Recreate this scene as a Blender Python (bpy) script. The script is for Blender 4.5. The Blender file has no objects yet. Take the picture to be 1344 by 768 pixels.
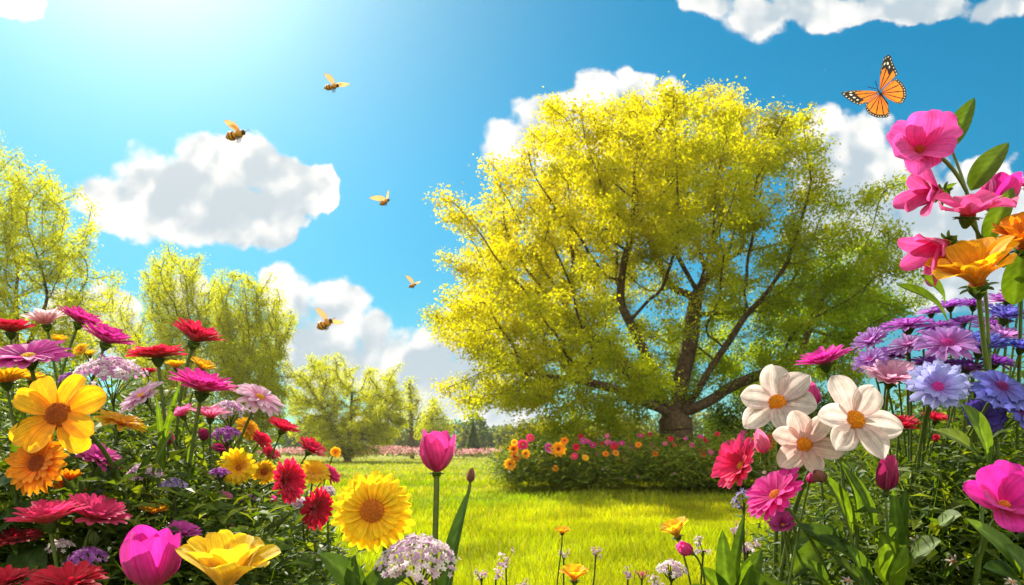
import bpy, math, random
import numpy as np
from mathutils import Vector

R = math.radians
rng = np.random.default_rng(7)
random.seed(7)
S = bpy.context.scene
COL = S.collection

# ------------------------------------------------------------------ camera
F, CX, HY, CZ = 900.0, 672.0, 590.0, 0.65        # focal length in photo pixels, centre column, horizon row, eye height
cam = bpy.data.objects.new('camera', bpy.data.cameras.new('camera'))
COL.objects.link(cam)
cam.data.sensor_width = 36.0
cam.data.lens = 36.0 * F / 1344.0
cam.data.shift_y = (HY - 384.0) / 1344.0
cam.data.clip_start, cam.data.clip_end = 0.02, 3000.0
cam.location = (0, 0, CZ)
cam.rotation_euler = (R(90), 0, 0)
S.camera = cam
cam.data.dof.use_dof = True
cam.data.dof.focus_distance, cam.data.dof.aperture_fstop = 1.15, 11.0

# ------------------------------------------------------------------ light
SUN_AZ, SUN_EL = -30.0, 40.0                       # left of straight ahead, above the horizon
sdir = Vector((math.sin(R(SUN_AZ)) * math.cos(R(SUN_EL)), math.cos(R(SUN_AZ)) * math.cos(R(SUN_EL)), math.sin(R(SUN_EL))))
sun = bpy.data.objects.new('sun', bpy.data.lights.new('sun', 'SUN'))
COL.objects.link(sun)
sun.data.energy, sun.data.angle, sun.data.color = 4.8, R(0.5), (1.0, 0.93, 0.78)
sun.rotation_euler = sdir.to_track_quat('Z', 'Y').to_euler()
S.view_settings.view_transform, S.view_settings.look = 'Standard', 'None'
S.view_settings.exposure, S.view_settings.gamma = 1.35, 1.0
S.view_settings.use_curve_mapping = False
S.render.engine = 'CYCLES'
S.cycles.use_denoising = True
S.cycles.max_bounces, S.cycles.diffuse_bounces, S.cycles.transmission_bounces = 9, 6, 6
S.cycles.sample_clamp_indirect = 8.0


class E:
    """arithmetic on node sockets"""
    nt = None
    def __init__(s, v): s.v = v
    @staticmethod
    def m(op, *a, clamp=False):
        n = E.nt.nodes.new('ShaderNodeMath'); n.operation = op; n.use_clamp = clamp
        for i, x in enumerate(a):
            x = x.v if isinstance(x, E) else x
            if isinstance(x, (int, float)): n.inputs[i].default_value = x
            else: E.nt.links.new(x, n.inputs[i])
        return E(n.outputs[0])
    def __add__(s, o): return E.m('ADD', s, o)
    __radd__ = __add__
    def __sub__(s, o): return E.m('SUBTRACT', s, o)
    def __rsub__(s, o): return E.m('SUBTRACT', o, s)
    def __mul__(s, o): return E.m('MULTIPLY', s, o)
    __rmul__ = __mul__
    def __truediv__(s, o): return E.m('DIVIDE', s, o)
    def __pow__(s, o): return E.m('POWER', s, o)
    def max(s, o): return E.m('MAXIMUM', s, o)
    def min(s, o): return E.m('MINIMUM', s, o)
    def step(s, a, b):
        n = E.nt.nodes.new('ShaderNodeMapRange'); n.interpolation_type = 'SMOOTHSTEP'
        E.nt.links.new(s.v, n.inputs[0]); n.inputs[1].default_value = a; n.inputs[2].default_value = b
        return E(n.outputs[0])


def vec(op, a, b=None):
    n = E.nt.nodes.new('ShaderNodeVectorMath'); n.operation = op
    for i, x in enumerate((a, b)):
        if x is None: continue
        if isinstance(x, (tuple, list, Vector)): n.inputs[i].default_value = tuple(x)
        else: E.nt.links.new(x, n.inputs[i])
    return n.outputs['Value'] if op in ('LENGTH', 'DOT_PRODUCT', 'DISTANCE') else n.outputs['Vector']


def comb(x, y, z=0.0):
    n = E.nt.nodes.new('ShaderNodeCombineXYZ')
    for i, q in enumerate((x, y, z)):
        q = q.v if isinstance(q, E) else q
        if isinstance(q, (int, float)): n.inputs[i].default_value = q
        else: E.nt.links.new(q, n.inputs[i])
    return n.outputs[0]


def mixc(f, a, b, blend='MIX'):
    n = E.nt.nodes.new('ShaderNodeMix'); n.data_type = 'RGBA'; n.blend_type = blend
    for sock, x in ((n.inputs[0], f), (n.inputs[6], a), (n.inputs[7], b)):
        x = x.v if isinstance(x, E) else x
        if isinstance(x, (int, float)): sock.default_value = x
        elif isinstance(x, (tuple, list)): sock.default_value = tuple(x) + ((1.0,) if len(x) == 3 else ())
        else: E.nt.links.new(x, sock)
    return n.outputs[2]


def noise(v, scale, detail=5, rough=0.55, color=False, **kw):
    n = E.nt.nodes.new('ShaderNodeTexNoise')
    E.nt.links.new(v, n.inputs['Vector'])
    n.inputs['Scale'].default_value, n.inputs['Detail'].default_value, n.inputs['Roughness'].default_value = scale, detail, rough
    return n.outputs['Color'] if color else E(n.outputs['Fac'])


# ------------------------------------------------------------------ sky with cumulus, all in world directions
W = bpy.data.worlds.new('World'); S.world = W; W.use_nodes = True
E.nt = nt = W.node_tree
bg = next(n for n in nt.nodes if n.type == 'BACKGROUND')
sky = nt.nodes.new('ShaderNodeTexSky'); sky.sky_type = 'NISHITA'; sky.sun_disc = False
sky.sun_elevation, sky.sun_rotation = R(SUN_EL), R(SUN_AZ)
sky.air_density, sky.dust_density, sky.ozone_density = 1.0, 0.3, 2.0
tc = nt.nodes.new('ShaderNodeTexCoord')
D3 = vec('NORMALIZE', tc.outputs['Generated'])
sp = nt.nodes.new('ShaderNodeSeparateXYZ'); nt.links.new(D3, sp.inputs[0])
dx, dy, dz = (E(sp.outputs[i]) for i in range(3))
yy = dy.max(0.12)
u, v = dx / yy, dz / yy                                # tangent-plane direction about +Y
uv = comb(u, v)
PUFFS = []
def cloud(lst):
    for (px, py, rx, ry) in lst: PUFFS.append(((px - CX) / F, (HY - py) / F, rx / F, ry / F))
cloud([(128, 252, 62, 48), (190, 238, 74, 62), (262, 226, 80, 66), (318, 214, 70, 56), (385, 246, 66, 58), (310, 262, 70, 46), (226, 238, 64, 52), (262, 250, 64, 46), (425, 244, 28, 44), (240, 286, 150, 46), (340, 296, 84, 42)])
cloud([(385, 398, 52, 58), (446, 408, 56, 52), (488, 436, 34, 40), (424, 470, 100, 80), (500, 480, 84, 66), (452, 392, 50, 44), (376, 372, 44, 40), (120, 420, 84, 60), (250, 380, 50, 40)])
cloud([(610, 430, 46, 66), (566, 464, 56, 46), (540, 496, 80, 50), (650, 480, 90, 76), (600, 500, 130, 40)])
cloud([(668, 184, 52, 40), (700, 150, 40, 34), (716, 158, 58, 46), (782, 122, 54, 46), (838, 108, 54, 32), (880, 116, 36, 28), (790, 190, 130, 76)])
cloud([(1004, 168, 34, 26), (1084, 166, 56, 34), (1130, 186, 86, 54), (1180, 240, 120, 84), (1110, 220, 110, 74), (1225, 300, 130, 90), (1286, 270, 130, 80), (1110, 290, 110, 80), (1230, 350, 170, 80)])
cloud([(928, 4, 52, 24), (1000, 16, 64, 38), (1050, 6, 70, 36), (1092, 20, 74, 36), (1190, 6, 120, 38), (1310, 12, 74, 30), (1180, -60, 260, 60)])
cloud([(10, 4, 62, 38), (520, 290, 22, 14), (447, 336, 22, 14), (1085, 92, 22, 14), (570, 530, 110, 34), (670, 540, 80, 36), (470, 560, 80, 30), (-260, 330, 150, 80), (-420, 200, 160, 100), (1620, 160, 170, 90), (1700, 420, 200, 80)])
w1 = noise(uv, 7.0, 3, 0.5, color=True)
w2 = noise(uv, 24.0, 4, 0.6, color=True)
def centred(c, k): return vec('SCALE', vec('SUBTRACT', c, (0.5, 0.5, 0.5))) if False else vec('MULTIPLY', vec('SUBTRACT', c, (0.5, 0.5, 0.5)), (k, k, 0))
puv = vec('ADD', vec('ADD', uv, centred(w1, 0.055)), centred(w2, 0.020))
field = None
for (a, b, rx, ry) in PUFFS:
    d = E(vec('LENGTH', vec('MULTIPLY', vec('SUBTRACT', puv, (a, b, 0)), (1 / rx, 1 / ry, 0))))
    f = (1.0 - d) * (1.0 if ry > 0.017 else 0.22)
    if field is None: field = f
    else:
        n = nt.nodes.new('ShaderNodeMath'); n.operation = 'SMOOTH_MAX'
        nt.links.new(field.v, n.inputs[0]); nt.links.new(f.v, n.inputs[1]); n.inputs[2].default_value = 0.22
        field = E(n.outputs[0])
def lumps(sc, det, off=None):
    n = nt.nodes.new('ShaderNodeTexVoronoi'); n.feature = 'SMOOTH_F1'
    nt.links.new(puv if off is None else vec('ADD', puv, off), n.inputs['Vector']); n.inputs['Scale'].default_value = sc; n.inputs['Detail'].default_value = det; n.inputs['Smoothness'].default_value = 0.35
    return 0.5 - E(n.outputs['Distance'])
billow = lumps(13.0, 2.0); shifted = lumps(13.0, 2.0, (0.010, -0.022, 0)); fine_b = lumps(40.0, 1.0)
fb = noise(uv, 34.0, 8, 0.62)
dens = field + billow * 0.42 + fine_b * 0.16 + (fb - 0.5) * 0.40
soft = noise(uv, 4.0, 2, 0.5).step(0.3, 0.7) * 0.30 + 0.09
cover = (dens / soft).step(0.0, 1.0)
core = None                                            # the thick grey hearts of the clouds
for (px, py, rx, ry) in [(285, 268, 135, 62), (355, 240, 60, 50), (415, 470, 90, 70), (620, 490, 110, 70), (800, 205, 110, 70), (1130, 275, 130, 75), (1240, 330, 150, 80), (1150, -30, 300, 60), (120, 430, 70, 40)]:
    d = 1.0 - E(vec('LENGTH', vec('MULTIPLY', vec('SUBTRACT', puv, ((px - CX) / F, (HY - py) / F, 0)), (F / rx, F / ry, 0))))
    core = d if core is None else core.max(d)
big = noise(vec('ADD', uv, (3.1, 1.7, 0)), 7.0, 6, 0.6)
relief = (billow - shifted) * 1.5 + (fb - 0.5) * 0.5
thick = ((core + (big - 0.5) * 1.3 - billow * 0.25).step(-0.35, 0.80) * 0.95 - relief * 0.9).step(0.0, 1.0)
CLOUD = 0.40                                           # radiance of a sunlit cloud rim at this exposure
ccol = mixc(thick, (1.02 * CLOUD, 1.01 * CLOUD, 0.98 * CLOUD), (0.55 * CLOUD, 0.65 * CLOUD, 0.72 * CLOUD))
low = dz.step(0.0, 0.42) * 0.42 + 0.58
skyc = mixc(1.0, mixc(1.0, sky.outputs[0], comb(low, low, low), 'MULTIPLY'), (0.105 * 0.022, 0.105 * 0.40, 0.105 * 0.46), 'MULTIPLY')
cosun = E(vec('DOT_PRODUCT', D3, tuple(sdir))).max(0.0)
glow = cosun ** 18.0 * 0.24 + cosun ** 70.0 * 0.42
gcol = mixc(1.0, comb(glow, glow, glow), (1.0, 0.76, 0.45), 'MULTIPLY')
pale = (1.0 - dz.max(0.0)) ** 5.0 * 0.15 * (cosun * cosun * 0.92 + 0.08) + (1.0 - dz.max(0.0)) ** 16.0 * 0.16
skyg = mixc(1.0, mixc(1.0, skyc, gcol, 'ADD'), comb(pale, pale, pale * 0.7), 'ADD')
cloudg = mixc(1.0, ccol, mixc(0.5, (0, 0, 0), gcol), 'ADD')
front = dy.step(0.05, 0.2) * dz.step(-0.02, 0.0)
# behind the viewer: unseen bright cumulus, added as neutral fill light
bn = noise(D3, 2.2, 6, 0.55)
fill_cov = bn.step(0.36, 0.50) * (0.0 - dy).step(-0.15, 0.15) * dz.step(0.0, 0.12)
sky2 = mixc(fill_cov, skyg, (2.3 * CLOUD, 2.16 * CLOUD, 1.92 * CLOUD))
final = mixc(cover * front, sky2, cloudg)
nt.links.new(final, bg.inputs['Color'])
bg.inputs['Strength'].default_value = 1.0


# ------------------------------------------------------------------ materials
def new_mat(name):
    m = bpy.data.materials.new(name); m.use_nodes = True
    E.nt = m.node_tree
    b = next(n for n in m.node_tree.nodes if n.type == 'BSDF_PRINCIPLED')
    o = next(n for n in m.node_tree.nodes if n.type == 'OUTPUT_MATERIAL')
    return m, b, o


def attr():
    n = E.nt.nodes.new('ShaderNodeAttribute'); n.attribute_name = 'Col'; E.across = E(n.outputs['Alpha']); return n.outputs['Color']


def objco():
    return E.nt.nodes.new('ShaderNodeTexCoord').outputs['Object']


def soft_mat(name, trans, tint, rough=0.5, spec=0.3, nscale=60.0, namt=0.25, bump=0.0, sheen=0.0, veins=0.0):
    """thin living tissue: reflects its own colour, lets a warmer one through"""
    m, b, o = new_mat(name)
    c = attr()
    n = noise(objco(), nscale, 4, 0.6)
    c2 = mixc(1.0, c, mixc(n.step(0.25, 0.75), (1 - namt,) * 3, (1 + namt,) * 3), 'MULTIPLY')
    vn = None
    if veins:
        oi = E.nt.nodes.new('ShaderNodeObjectInfo')
        vn = noise(comb(E.across * 22.0, E(oi.outputs['Random']) * 50.0, 0.0), 1.0, 3, 0.6)
        c2 = mixc(1.0, c2, mixc(vn.step(0.3, 0.7), (1 - veins, 1 - 1.25 * veins, 1 - veins), (1.08, 1.08, 1.08)), 'MULTIPLY')
    E.nt.links.new(c2, b.inputs['Base Color'])
    b.inputs['Roughness'].default_value = rough; b.inputs['Specular IOR Level'].default_value = spec
    if sheen: b.inputs['Sheen Weight'].default_value = sheen
    if bump:
        bn = E.nt.nodes.new('ShaderNodeBump'); bn.inputs['Strength'].default_value = bump; bn.inputs['Distance'].default_value = 0.002
        hgt = noise(objco(), nscale * 3, 4, 0.6)
        if vn is not None: hgt = hgt * 0.3 + vn * 1.4
        E.nt.links.new(hgt.v, bn.inputs['Height']); E.nt.links.new(bn.outputs[0], b.inputs['Normal'])
    if trans:
        t = E.nt.nodes.new('ShaderNodeBsdfTranslucent')
        E.nt.links.new(mixc(1.0, c2, tint, 'MULTIPLY'), t.inputs['Color'])
        x = E.nt.nodes.new('ShaderNodeMixShader'); x.inputs[0].default_value = trans
        E.nt.links.new(b.outputs[0], x.inputs[1]); E.nt.links.new(t.outputs[0], x.inputs[2]); E.nt.links.new(x.outputs[0], o.inputs['Surface'])
    return m


M_petal = soft_mat('petal', 0.52, (1.12, 1.08, 1.05), 0.62, 0.18, 90.0, 0.16, 0.45, 0.2, 0.28)
M_leaf = soft_mat('plant_leaf', 0.45, (2.1, 1.8, 0.35), 0.55, 0.22, 70.0, 0.25, 0.15)
M_crown = soft_mat('tree_leaf', 0.60, (2.1, 2.05, 0.35), 0.6, 0.15, 3.0, 0.25)
M_grass = soft_mat('grass_blade', 0.55, (2.2, 2.1, 0.25), 0.6, 0.15, 2.0, 0.3)
M_stem = soft_mat('plant_stem', 0.15, (1.4, 1.3, 0.4), 0.45, 0.35, 60.0, 0.25)
M_core = soft_mat('flower_core', 0.10, (1.2, 1.0, 0.6), 0.7, 0.2, 300.0, 0.3)
M_bark = soft_mat('bark', 0.0, (1, 1, 1), 0.9, 0.15, 14.0, 0.5, 0.8)
M_wing = soft_mat('insect_wing', 0.45, (1.2, 1.1, 0.9), 0.4, 0.4, 200.0, 0.1)
M_body = soft_mat('insect_body', 0.0, (1, 1, 1), 0.6, 0.3, 900.0, 0.3, 0.3)

M_ground, b, o = new_mat('lawn_soil')
co = objco()
g1 = noise(co, 0.35, 5, 0.6); g2 = noise(co, 9.0, 6, 0.7)
cc = mixc(g1.step(0.3, 0.7), (0.18, 0.19, 0.010), (0.25, 0.24, 0.014))
cc = mixc(g2.step(0.35, 0.7), mixc(1.0, cc, (0.62, 0.72, 0.5), 'MULTIPLY'), cc)
E.nt.links.new(cc, b.inputs['Base Color']); b.inputs['Roughness'].default_value = 0.95; b.inputs['Specular IOR Level'].default_value = 0.1


# ------------------------------------------------------------------ mesh helpers
def P(px, py, D):
    return np.array([(px - CX) / F * D, D, CZ + (HY - py) / F * D])


def proj(V):
    d = np.maximum(V[:, 1], 0.05)
    return CX + V[:, 0] / d * F, HY - (V[:, 2] - CZ) / d * F


class MB:
    def __init__(s): s.V, s.Q, s.T, s.C, s.n = [], [], [], [], 0
    def add(s, V, Q=None, T=None, C=(0.5, 0.5, 0.5)):
        V = np.asarray(V, float).reshape(-1, 3); C = np.asarray(C, float)
        if C.ndim == 1: C = np.tile(C, (len(V), 1))
        if C.shape[1] == 3: C = np.concatenate([C, np.full((len(C), 1), .5)], 1)
        s.V.append(V); s.C.append(C)
        if Q is not None and len(Q): s.Q.append(np.asarray(Q, np.int64).reshape(-1, 4) + s.n)
        if T is not None and len(T): s.T.append(np.asarray(T, np.int64).reshape(-1, 3) + s.n)
        s.n += len(V); return s
    def verts(s): return np.concatenate(s.V)
    def build(s, name, mat, parent=None, loc=(0, 0, 0), smooth=True):
        loc = np.asarray(loc, float)
        V = np.concatenate(s.V) - loc; C = np.clip(np.concatenate(s.C), 0, 1)
        Q = np.concatenate(s.Q) if s.Q else np.zeros((0, 4), np.int64)
        T = np.concatenate(s.T) if s.T else np.zeros((0, 3), np.int64)
        me = bpy.data.meshes.new(name)
        me.vertices.add(len(V)); me.vertices.foreach_set('co', V.astype(np.float32).ravel())
        nl = len(Q) * 4 + len(T) * 3
        me.loops.add(nl); me.loops.foreach_set('vertex_index', np.concatenate([Q.ravel(), T.ravel()]).astype(np.int32))
        me.polygons.add(len(Q) + len(T))
        ls = np.concatenate([np.arange(len(Q)) * 4, len(Q) * 4 + np.arange(len(T)) * 3]).astype(np.int32)
        me.polygons.foreach_set('loop_start', ls)
        me.polygons.foreach_set('use_smooth', np.full(len(ls), smooth, bool))
        me.update(calc_edges=True); me.validate()
        ca = me.color_attributes.new('Col', 'FLOAT_COLOR', 'POINT')
        ca.data.foreach_set('color', C.astype(np.float32).ravel())
        me.materials.append(mat)
        ob = bpy.data.objects.new(name, me); COL.objects.link(ob)
        if parent is not None: ob.parent = parent
        else: ob.location = loc
        return ob


def tag(o, label, cat=None, group=None, kind=None):
    o['label'] = label
    if cat: o['category'] = cat
    if group: o['group'] = group
    if kind: o['kind'] = kind
    return o


def thing(name, loc, label, cat, group=None):
    o = bpy.data.objects.new(name, None); o.empty_display_size = 0.05
    COL.objects.link(o); o.location = tuple(loc)
    return tag(o, label, cat, group)


def unit(a):
    a = np.asarray(a, float); return a / (np.linalg.norm(a, axis=-1, keepdims=True) + 1e-9)


def frame(n, roll=0.0):
    n = unit(n); h = np.array([0, 0, 1.0]) if abs(n[2]) < 0.9 else np.array([1.0, 0, 0])
    x = unit(np.cross(h, n)); y = np.cross(n, x)
    c, s_ = math.cos(roll), math.sin(roll)
    return np.stack([x * c + y * s_, y * c - x * s_, n], 1)


def bezier(p0, p1, p2, p3, k):
    t = np.linspace(0, 1, k)[:, None]
    return (1 - t) ** 3 * p0 + 3 * (1 - t) ** 2 * t * p1 + 3 * (1 - t) * t ** 2 * p2 + t ** 3 * p3


def tube(mb, pts, rad, col, sides=6, cap=True):
    pts = np.asarray(pts, float); k = len(pts); rad = np.broadcast_to(np.asarray(rad, float), (k,))
    tg = unit(np.gradient(pts, axis=0))
    ref = np.array([0.31, 0.87, 0.2]) if abs(tg[0] @ np.array([0.31, 0.87, 0.2])) < 0.85 else np.array([1.0, 0, 0.1])
    a = unit(np.cross(tg, ref)); b_ = np.cross(tg, a)
    th = np.linspace(0, 2 * math.pi, sides, endpoint=False)
    V = pts[:, None] + rad[:, None, None] * (np.cos(th)[None, :, None] * a[:, None] + np.sin(th)[None, :, None] * b_[:, None])
    i, j = np.meshgrid(np.arange(k - 1), np.arange(sides), indexing='ij'); j2 = (j + 1) % sides
    Q = np.stack([i * sides + j, i * sides + j2, (i + 1) * sides + j2, (i + 1) * sides + j], -1).reshape(-1, 4)
    C = np.asarray(col, float)
    if C.ndim == 2: C = np.repeat(C, sides, 0)
    mb.add(V.reshape(-1, 3), Q, None, C)
    return mb


def lathe(mb, prof, M, org, col, sides=12):
    """prof: (r, z) rows about the axis M[:,2]"""
    prof = np.asarray(prof, float); k = len(prof)
    th = np.linspace(0, 2 * math.pi, sides, endpoint=False)
    L = np.stack([prof[:, :1] * np.cos(th), prof[:, :1] * np.sin(th), np.repeat(prof[:, 1:2], sides, 1)], -1).reshape(-1, 3)
    V = L @ M.T + org
    i, j = np.meshgrid(np.arange(k - 1), np.arange(sides), indexing='ij'); j2 = (j + 1) % sides
    Q = np.stack([i * sides + j, i * sides + j2, (i + 1) * sides + j2, (i + 1) * sides + j], -1).reshape(-1, 4)
    C = np.asarray(col, float)
    if C.ndim == 2: C = np.repeat(C, sides, 0)
    mb.add(V, Q, None, C); return mb


def scatter_leaves(mb, pos, dirn, nrm, L, Wd, col, fold=0.25, droop=0.15):
    """many small folded leaves, five points each"""
    n = len(pos); d = unit(dirn); s_ = unit(np.cross(d, nrm)); nn = np.cross(s_, d)
    L = np.broadcast_to(np.asarray(L, float), (n,))[:, None]; Wd = np.broadcast_to(np.asarray(Wd, float), (n,))[:, None]
    mid = pos + d * L * 0.45
    V = np.stack([pos, mid + s_ * Wd * 0.5 + nn * Wd * fold, mid - s_ * Wd * 0.5 + nn * Wd * fold, mid, pos + d * L - nn * L * droop], 1)
    i0 = np.arange(n) * 5
    Q = np.concatenate([np.stack([i0, i0 + 1, i0 + 3, i0 + 2], 1), np.stack([i0 + 3, i0 + 1, i0 + 4, i0 + 2], 1)])
    C = np.repeat(np.asarray(col, float), 5, 0) if np.ndim(col) == 2 else col
    mb.add(V.reshape(-1, 3), Q, None, C); return mb


def blades(mb, pos, lean, h, wd, col0, col1):
    """grass-like blades: three levels"""
    n = len(pos); h = np.broadcast_to(h, (n,))[:, None]; wd = np.broadcast_to(wd, (n,))[:, None]
    up = np.array([0, 0, 1.0]); an = rng.uniform(0, math.pi, n)
    s_ = np.stack([np.cos(an), np.sin(an) * 0.5, np.zeros(n)], 1)
    m = pos + up * h * 0.55 + lean * h * 0.3; t = pos + up * h * 0.95 + lean * h
    V = np.stack([pos - s_ * wd * 0.5, pos + s_ * wd * 0.5, m - s_ * wd * 0.4, m + s_ * wd * 0.4, t], 1)
    i0 = np.arange(n) * 5
    Q = np.stack([i0, i0 + 1, i0 + 3, i0 + 2], 1); T = np.stack([i0 + 2, i0 + 3, i0 + 4], 1)
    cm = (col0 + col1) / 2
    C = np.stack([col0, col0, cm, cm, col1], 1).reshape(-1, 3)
    mb.add(V.reshape(-1, 3), Q, T, C); return mb


def sm(a, b, x):
    x = np.clip((x - a) / (b - a), 0, 1); return x * x * (3 - 2 * x)


def rdir(n):
    return unit(rng.normal(size=(n, 3)))


def inpoly(x, y, poly):
    poly = np.asarray(poly, float); r = np.zeros(len(x), bool); j = len(poly) - 1
    for i in range(len(poly)):
        xi, yi = poly[i]; xj, yj = poly[j]
        c = ((yi > y) != (yj > y)) & (x < (xj - xi) * (y - yi) / (yj - yi + 1e-12) + xi)
        r ^= c; j = i
    return r


# ------------------------------------------------------------------ ground and lawn
g = MB()
gx = np.concatenate([[-900, -300, -100], np.linspace(-40, 40, 33), [100, 300, 900]]); gy = np.concatenate([[-60, -10], np.linspace(-2, 60, 32), [100, 300, 1500]])
X, Y = np.meshgrid(gx, gy, indexing='ij'); nx_, ny_ = X.shape
i, j = np.meshgrid(np.arange(nx_ - 1), np.arange(ny_ - 1), indexing='ij')
g.add(np.stack([X, Y, np.zeros_like(X)], -1).reshape(-1, 3), np.stack([i * ny_ + j, (i + 1) * ny_ + j, (i + 1) * ny_ + j + 1, i * ny_ + j + 1], -1).reshape(-1, 4))
go = g.build('ground', M_ground); tag(go, 'flat sunlit meadow ground under the grass', kind='structure')


def grass_cols(n, base, var=0.25):
    k = rng.uniform(1 - var, 1 + var, (n, 1)); y = rng.uniform(0, 1, (n, 1))
    return np.asarray(base) * k * np.concatenate([0.85 + 0.35 * y, 1 + 0 * y, 1 + 0 * y], 1)


def patch_noise(x, y):
    return 0.5 + 0.25 * np.sin(x * 2.1 + 1.3 * np.sin(y * 1.1)) + 0.25 * np.sin(y * 2.7 + 1.7 * np.sin(x * 0.9 + 1.0))


mb = MB()
def lawn(n, d0, d1, h0, h1, wk):
    inv = rng.uniform(1 / d1, 1 / d0, n); D = 1 / inv
    x = rng.uniform(-1.05, 1.05, n) * D + rng.normal(size=n) * 0.3
    pos = np.stack([x, D, np.zeros(n)], 1)
    pn = patch_noise(x, D)
    h = rng.uniform(h0, h1, n) * (0.65 + 0.6 * pn); lean = rng.normal(size=(n, 3)) * 0.33; lean[:, 2] = 0
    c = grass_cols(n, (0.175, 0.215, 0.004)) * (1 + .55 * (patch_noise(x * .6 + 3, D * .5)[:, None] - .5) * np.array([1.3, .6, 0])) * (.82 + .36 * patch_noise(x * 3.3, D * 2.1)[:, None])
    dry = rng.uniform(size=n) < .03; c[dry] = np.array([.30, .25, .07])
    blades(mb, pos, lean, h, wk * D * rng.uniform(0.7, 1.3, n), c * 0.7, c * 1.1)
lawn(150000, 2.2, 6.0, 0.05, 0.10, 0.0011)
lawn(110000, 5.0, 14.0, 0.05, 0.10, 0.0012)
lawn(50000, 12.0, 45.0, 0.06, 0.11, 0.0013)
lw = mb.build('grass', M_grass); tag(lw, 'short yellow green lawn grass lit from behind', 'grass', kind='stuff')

# ------------------------------------------------------------------ trees
BARK = np.array([0.09, 0.058, 0.034])


def colonize(att, chains, step, infl, kill, iters=200, trop=(0, 0, 0.0)):
    nodes, par = [], []
    for ch in chains:
        pts, root = ch
        last = root
        for p in pts:
            nodes.append(np.asarray(p, float)); par.append(last); last = len(nodes) - 1
    N = np.array(nodes); par = list(par)
    d = np.linalg.norm(att[:, None] - N[None], axis=2); near = d.argmin(1); dist = d.min(1)
    alive = np.ones(len(att), bool); trop = np.asarray(trop, float)
    for it in range(iters):
        act = alive & (dist < infl)
        if not act.any():
            act = alive & (dist < dist[alive].min() * 1.3) if alive.any() else act
            if not act.any(): break
        vecs = unit(att[act] - N[near[act]]); acc = np.zeros_like(N); np.add.at(acc, near[act], vecs)
        idx = np.unique(near[act])
        dn = unit(unit(acc[idx]) + trop + rng.normal(size=(len(idx), 3)) * 0.16)
        new = N[idx] + dn * step
        base = len(N); N = np.concatenate([N, new]); par += list(idx)
        dd = np.linalg.norm(att[:, None] - new[None], axis=2); mi = dd.min(1); am = dd.argmin(1)
        b_ = mi < dist; dist = np.where(b_, mi, dist); near = np.where(b_, base + am, near)
        alive &= dist > kill
        if len(N) > 9000: break
    return N, np.array(par)


def skeleton_mesh(N, par, tip, ex, rmax, minr=0.0):
    n = len(N); kids = [[] for _ in range(n)]
    for i_ in range(n):
        if par[i_] >= 0: kids[par[i_]].append(i_)
    r = np.zeros(n)
    for i_ in range(n - 1, -1, -1):
        r[i_] = tip if not kids[i_] else sum(r[k] ** ex for k in kids[i_]) ** (1 / ex)
    sc = rmax / r.max(); r = np.maximum(r * sc, tip) if sc < 1 else r * (1 + (sc - 1) * (r / r.max()))
    mbk = MB(); done = np.zeros(n, bool)
    order = np.argsort(-r)
    for i_ in order:
        if done[i_]: continue
        path = [i_]; done[i_] = True; c = i_
        while kids[c]:
            nxt = max((k for k in kids[c]), key=lambda k: r[k])
            if done[nxt]: break
            path.append(nxt); done[nxt] = True; c = nxt
        pts = [N[k] for k in path]; rr = [r[k] for k in path]
        if par[i_] >= 0: pts = [N[par[i_]]] + pts; rr = [min(r[par[i_]], rr[0] * 1.25)] + rr
        if len(pts) < 2 or max(rr) < minr: continue
        pts = np.array(pts); rr = np.array(rr)
        if len(pts) > 3:
            pts[1:-1] = 0.25 * pts[:-2] + 0.5 * pts[1:-1] + 0.25 * pts[2:]
        tube(mbk, pts, rr, BARK, 8 if rr.max() > 0.06 else (5 if rr.max() > 0.02 else 3))
    return mbk, r, kids


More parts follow.
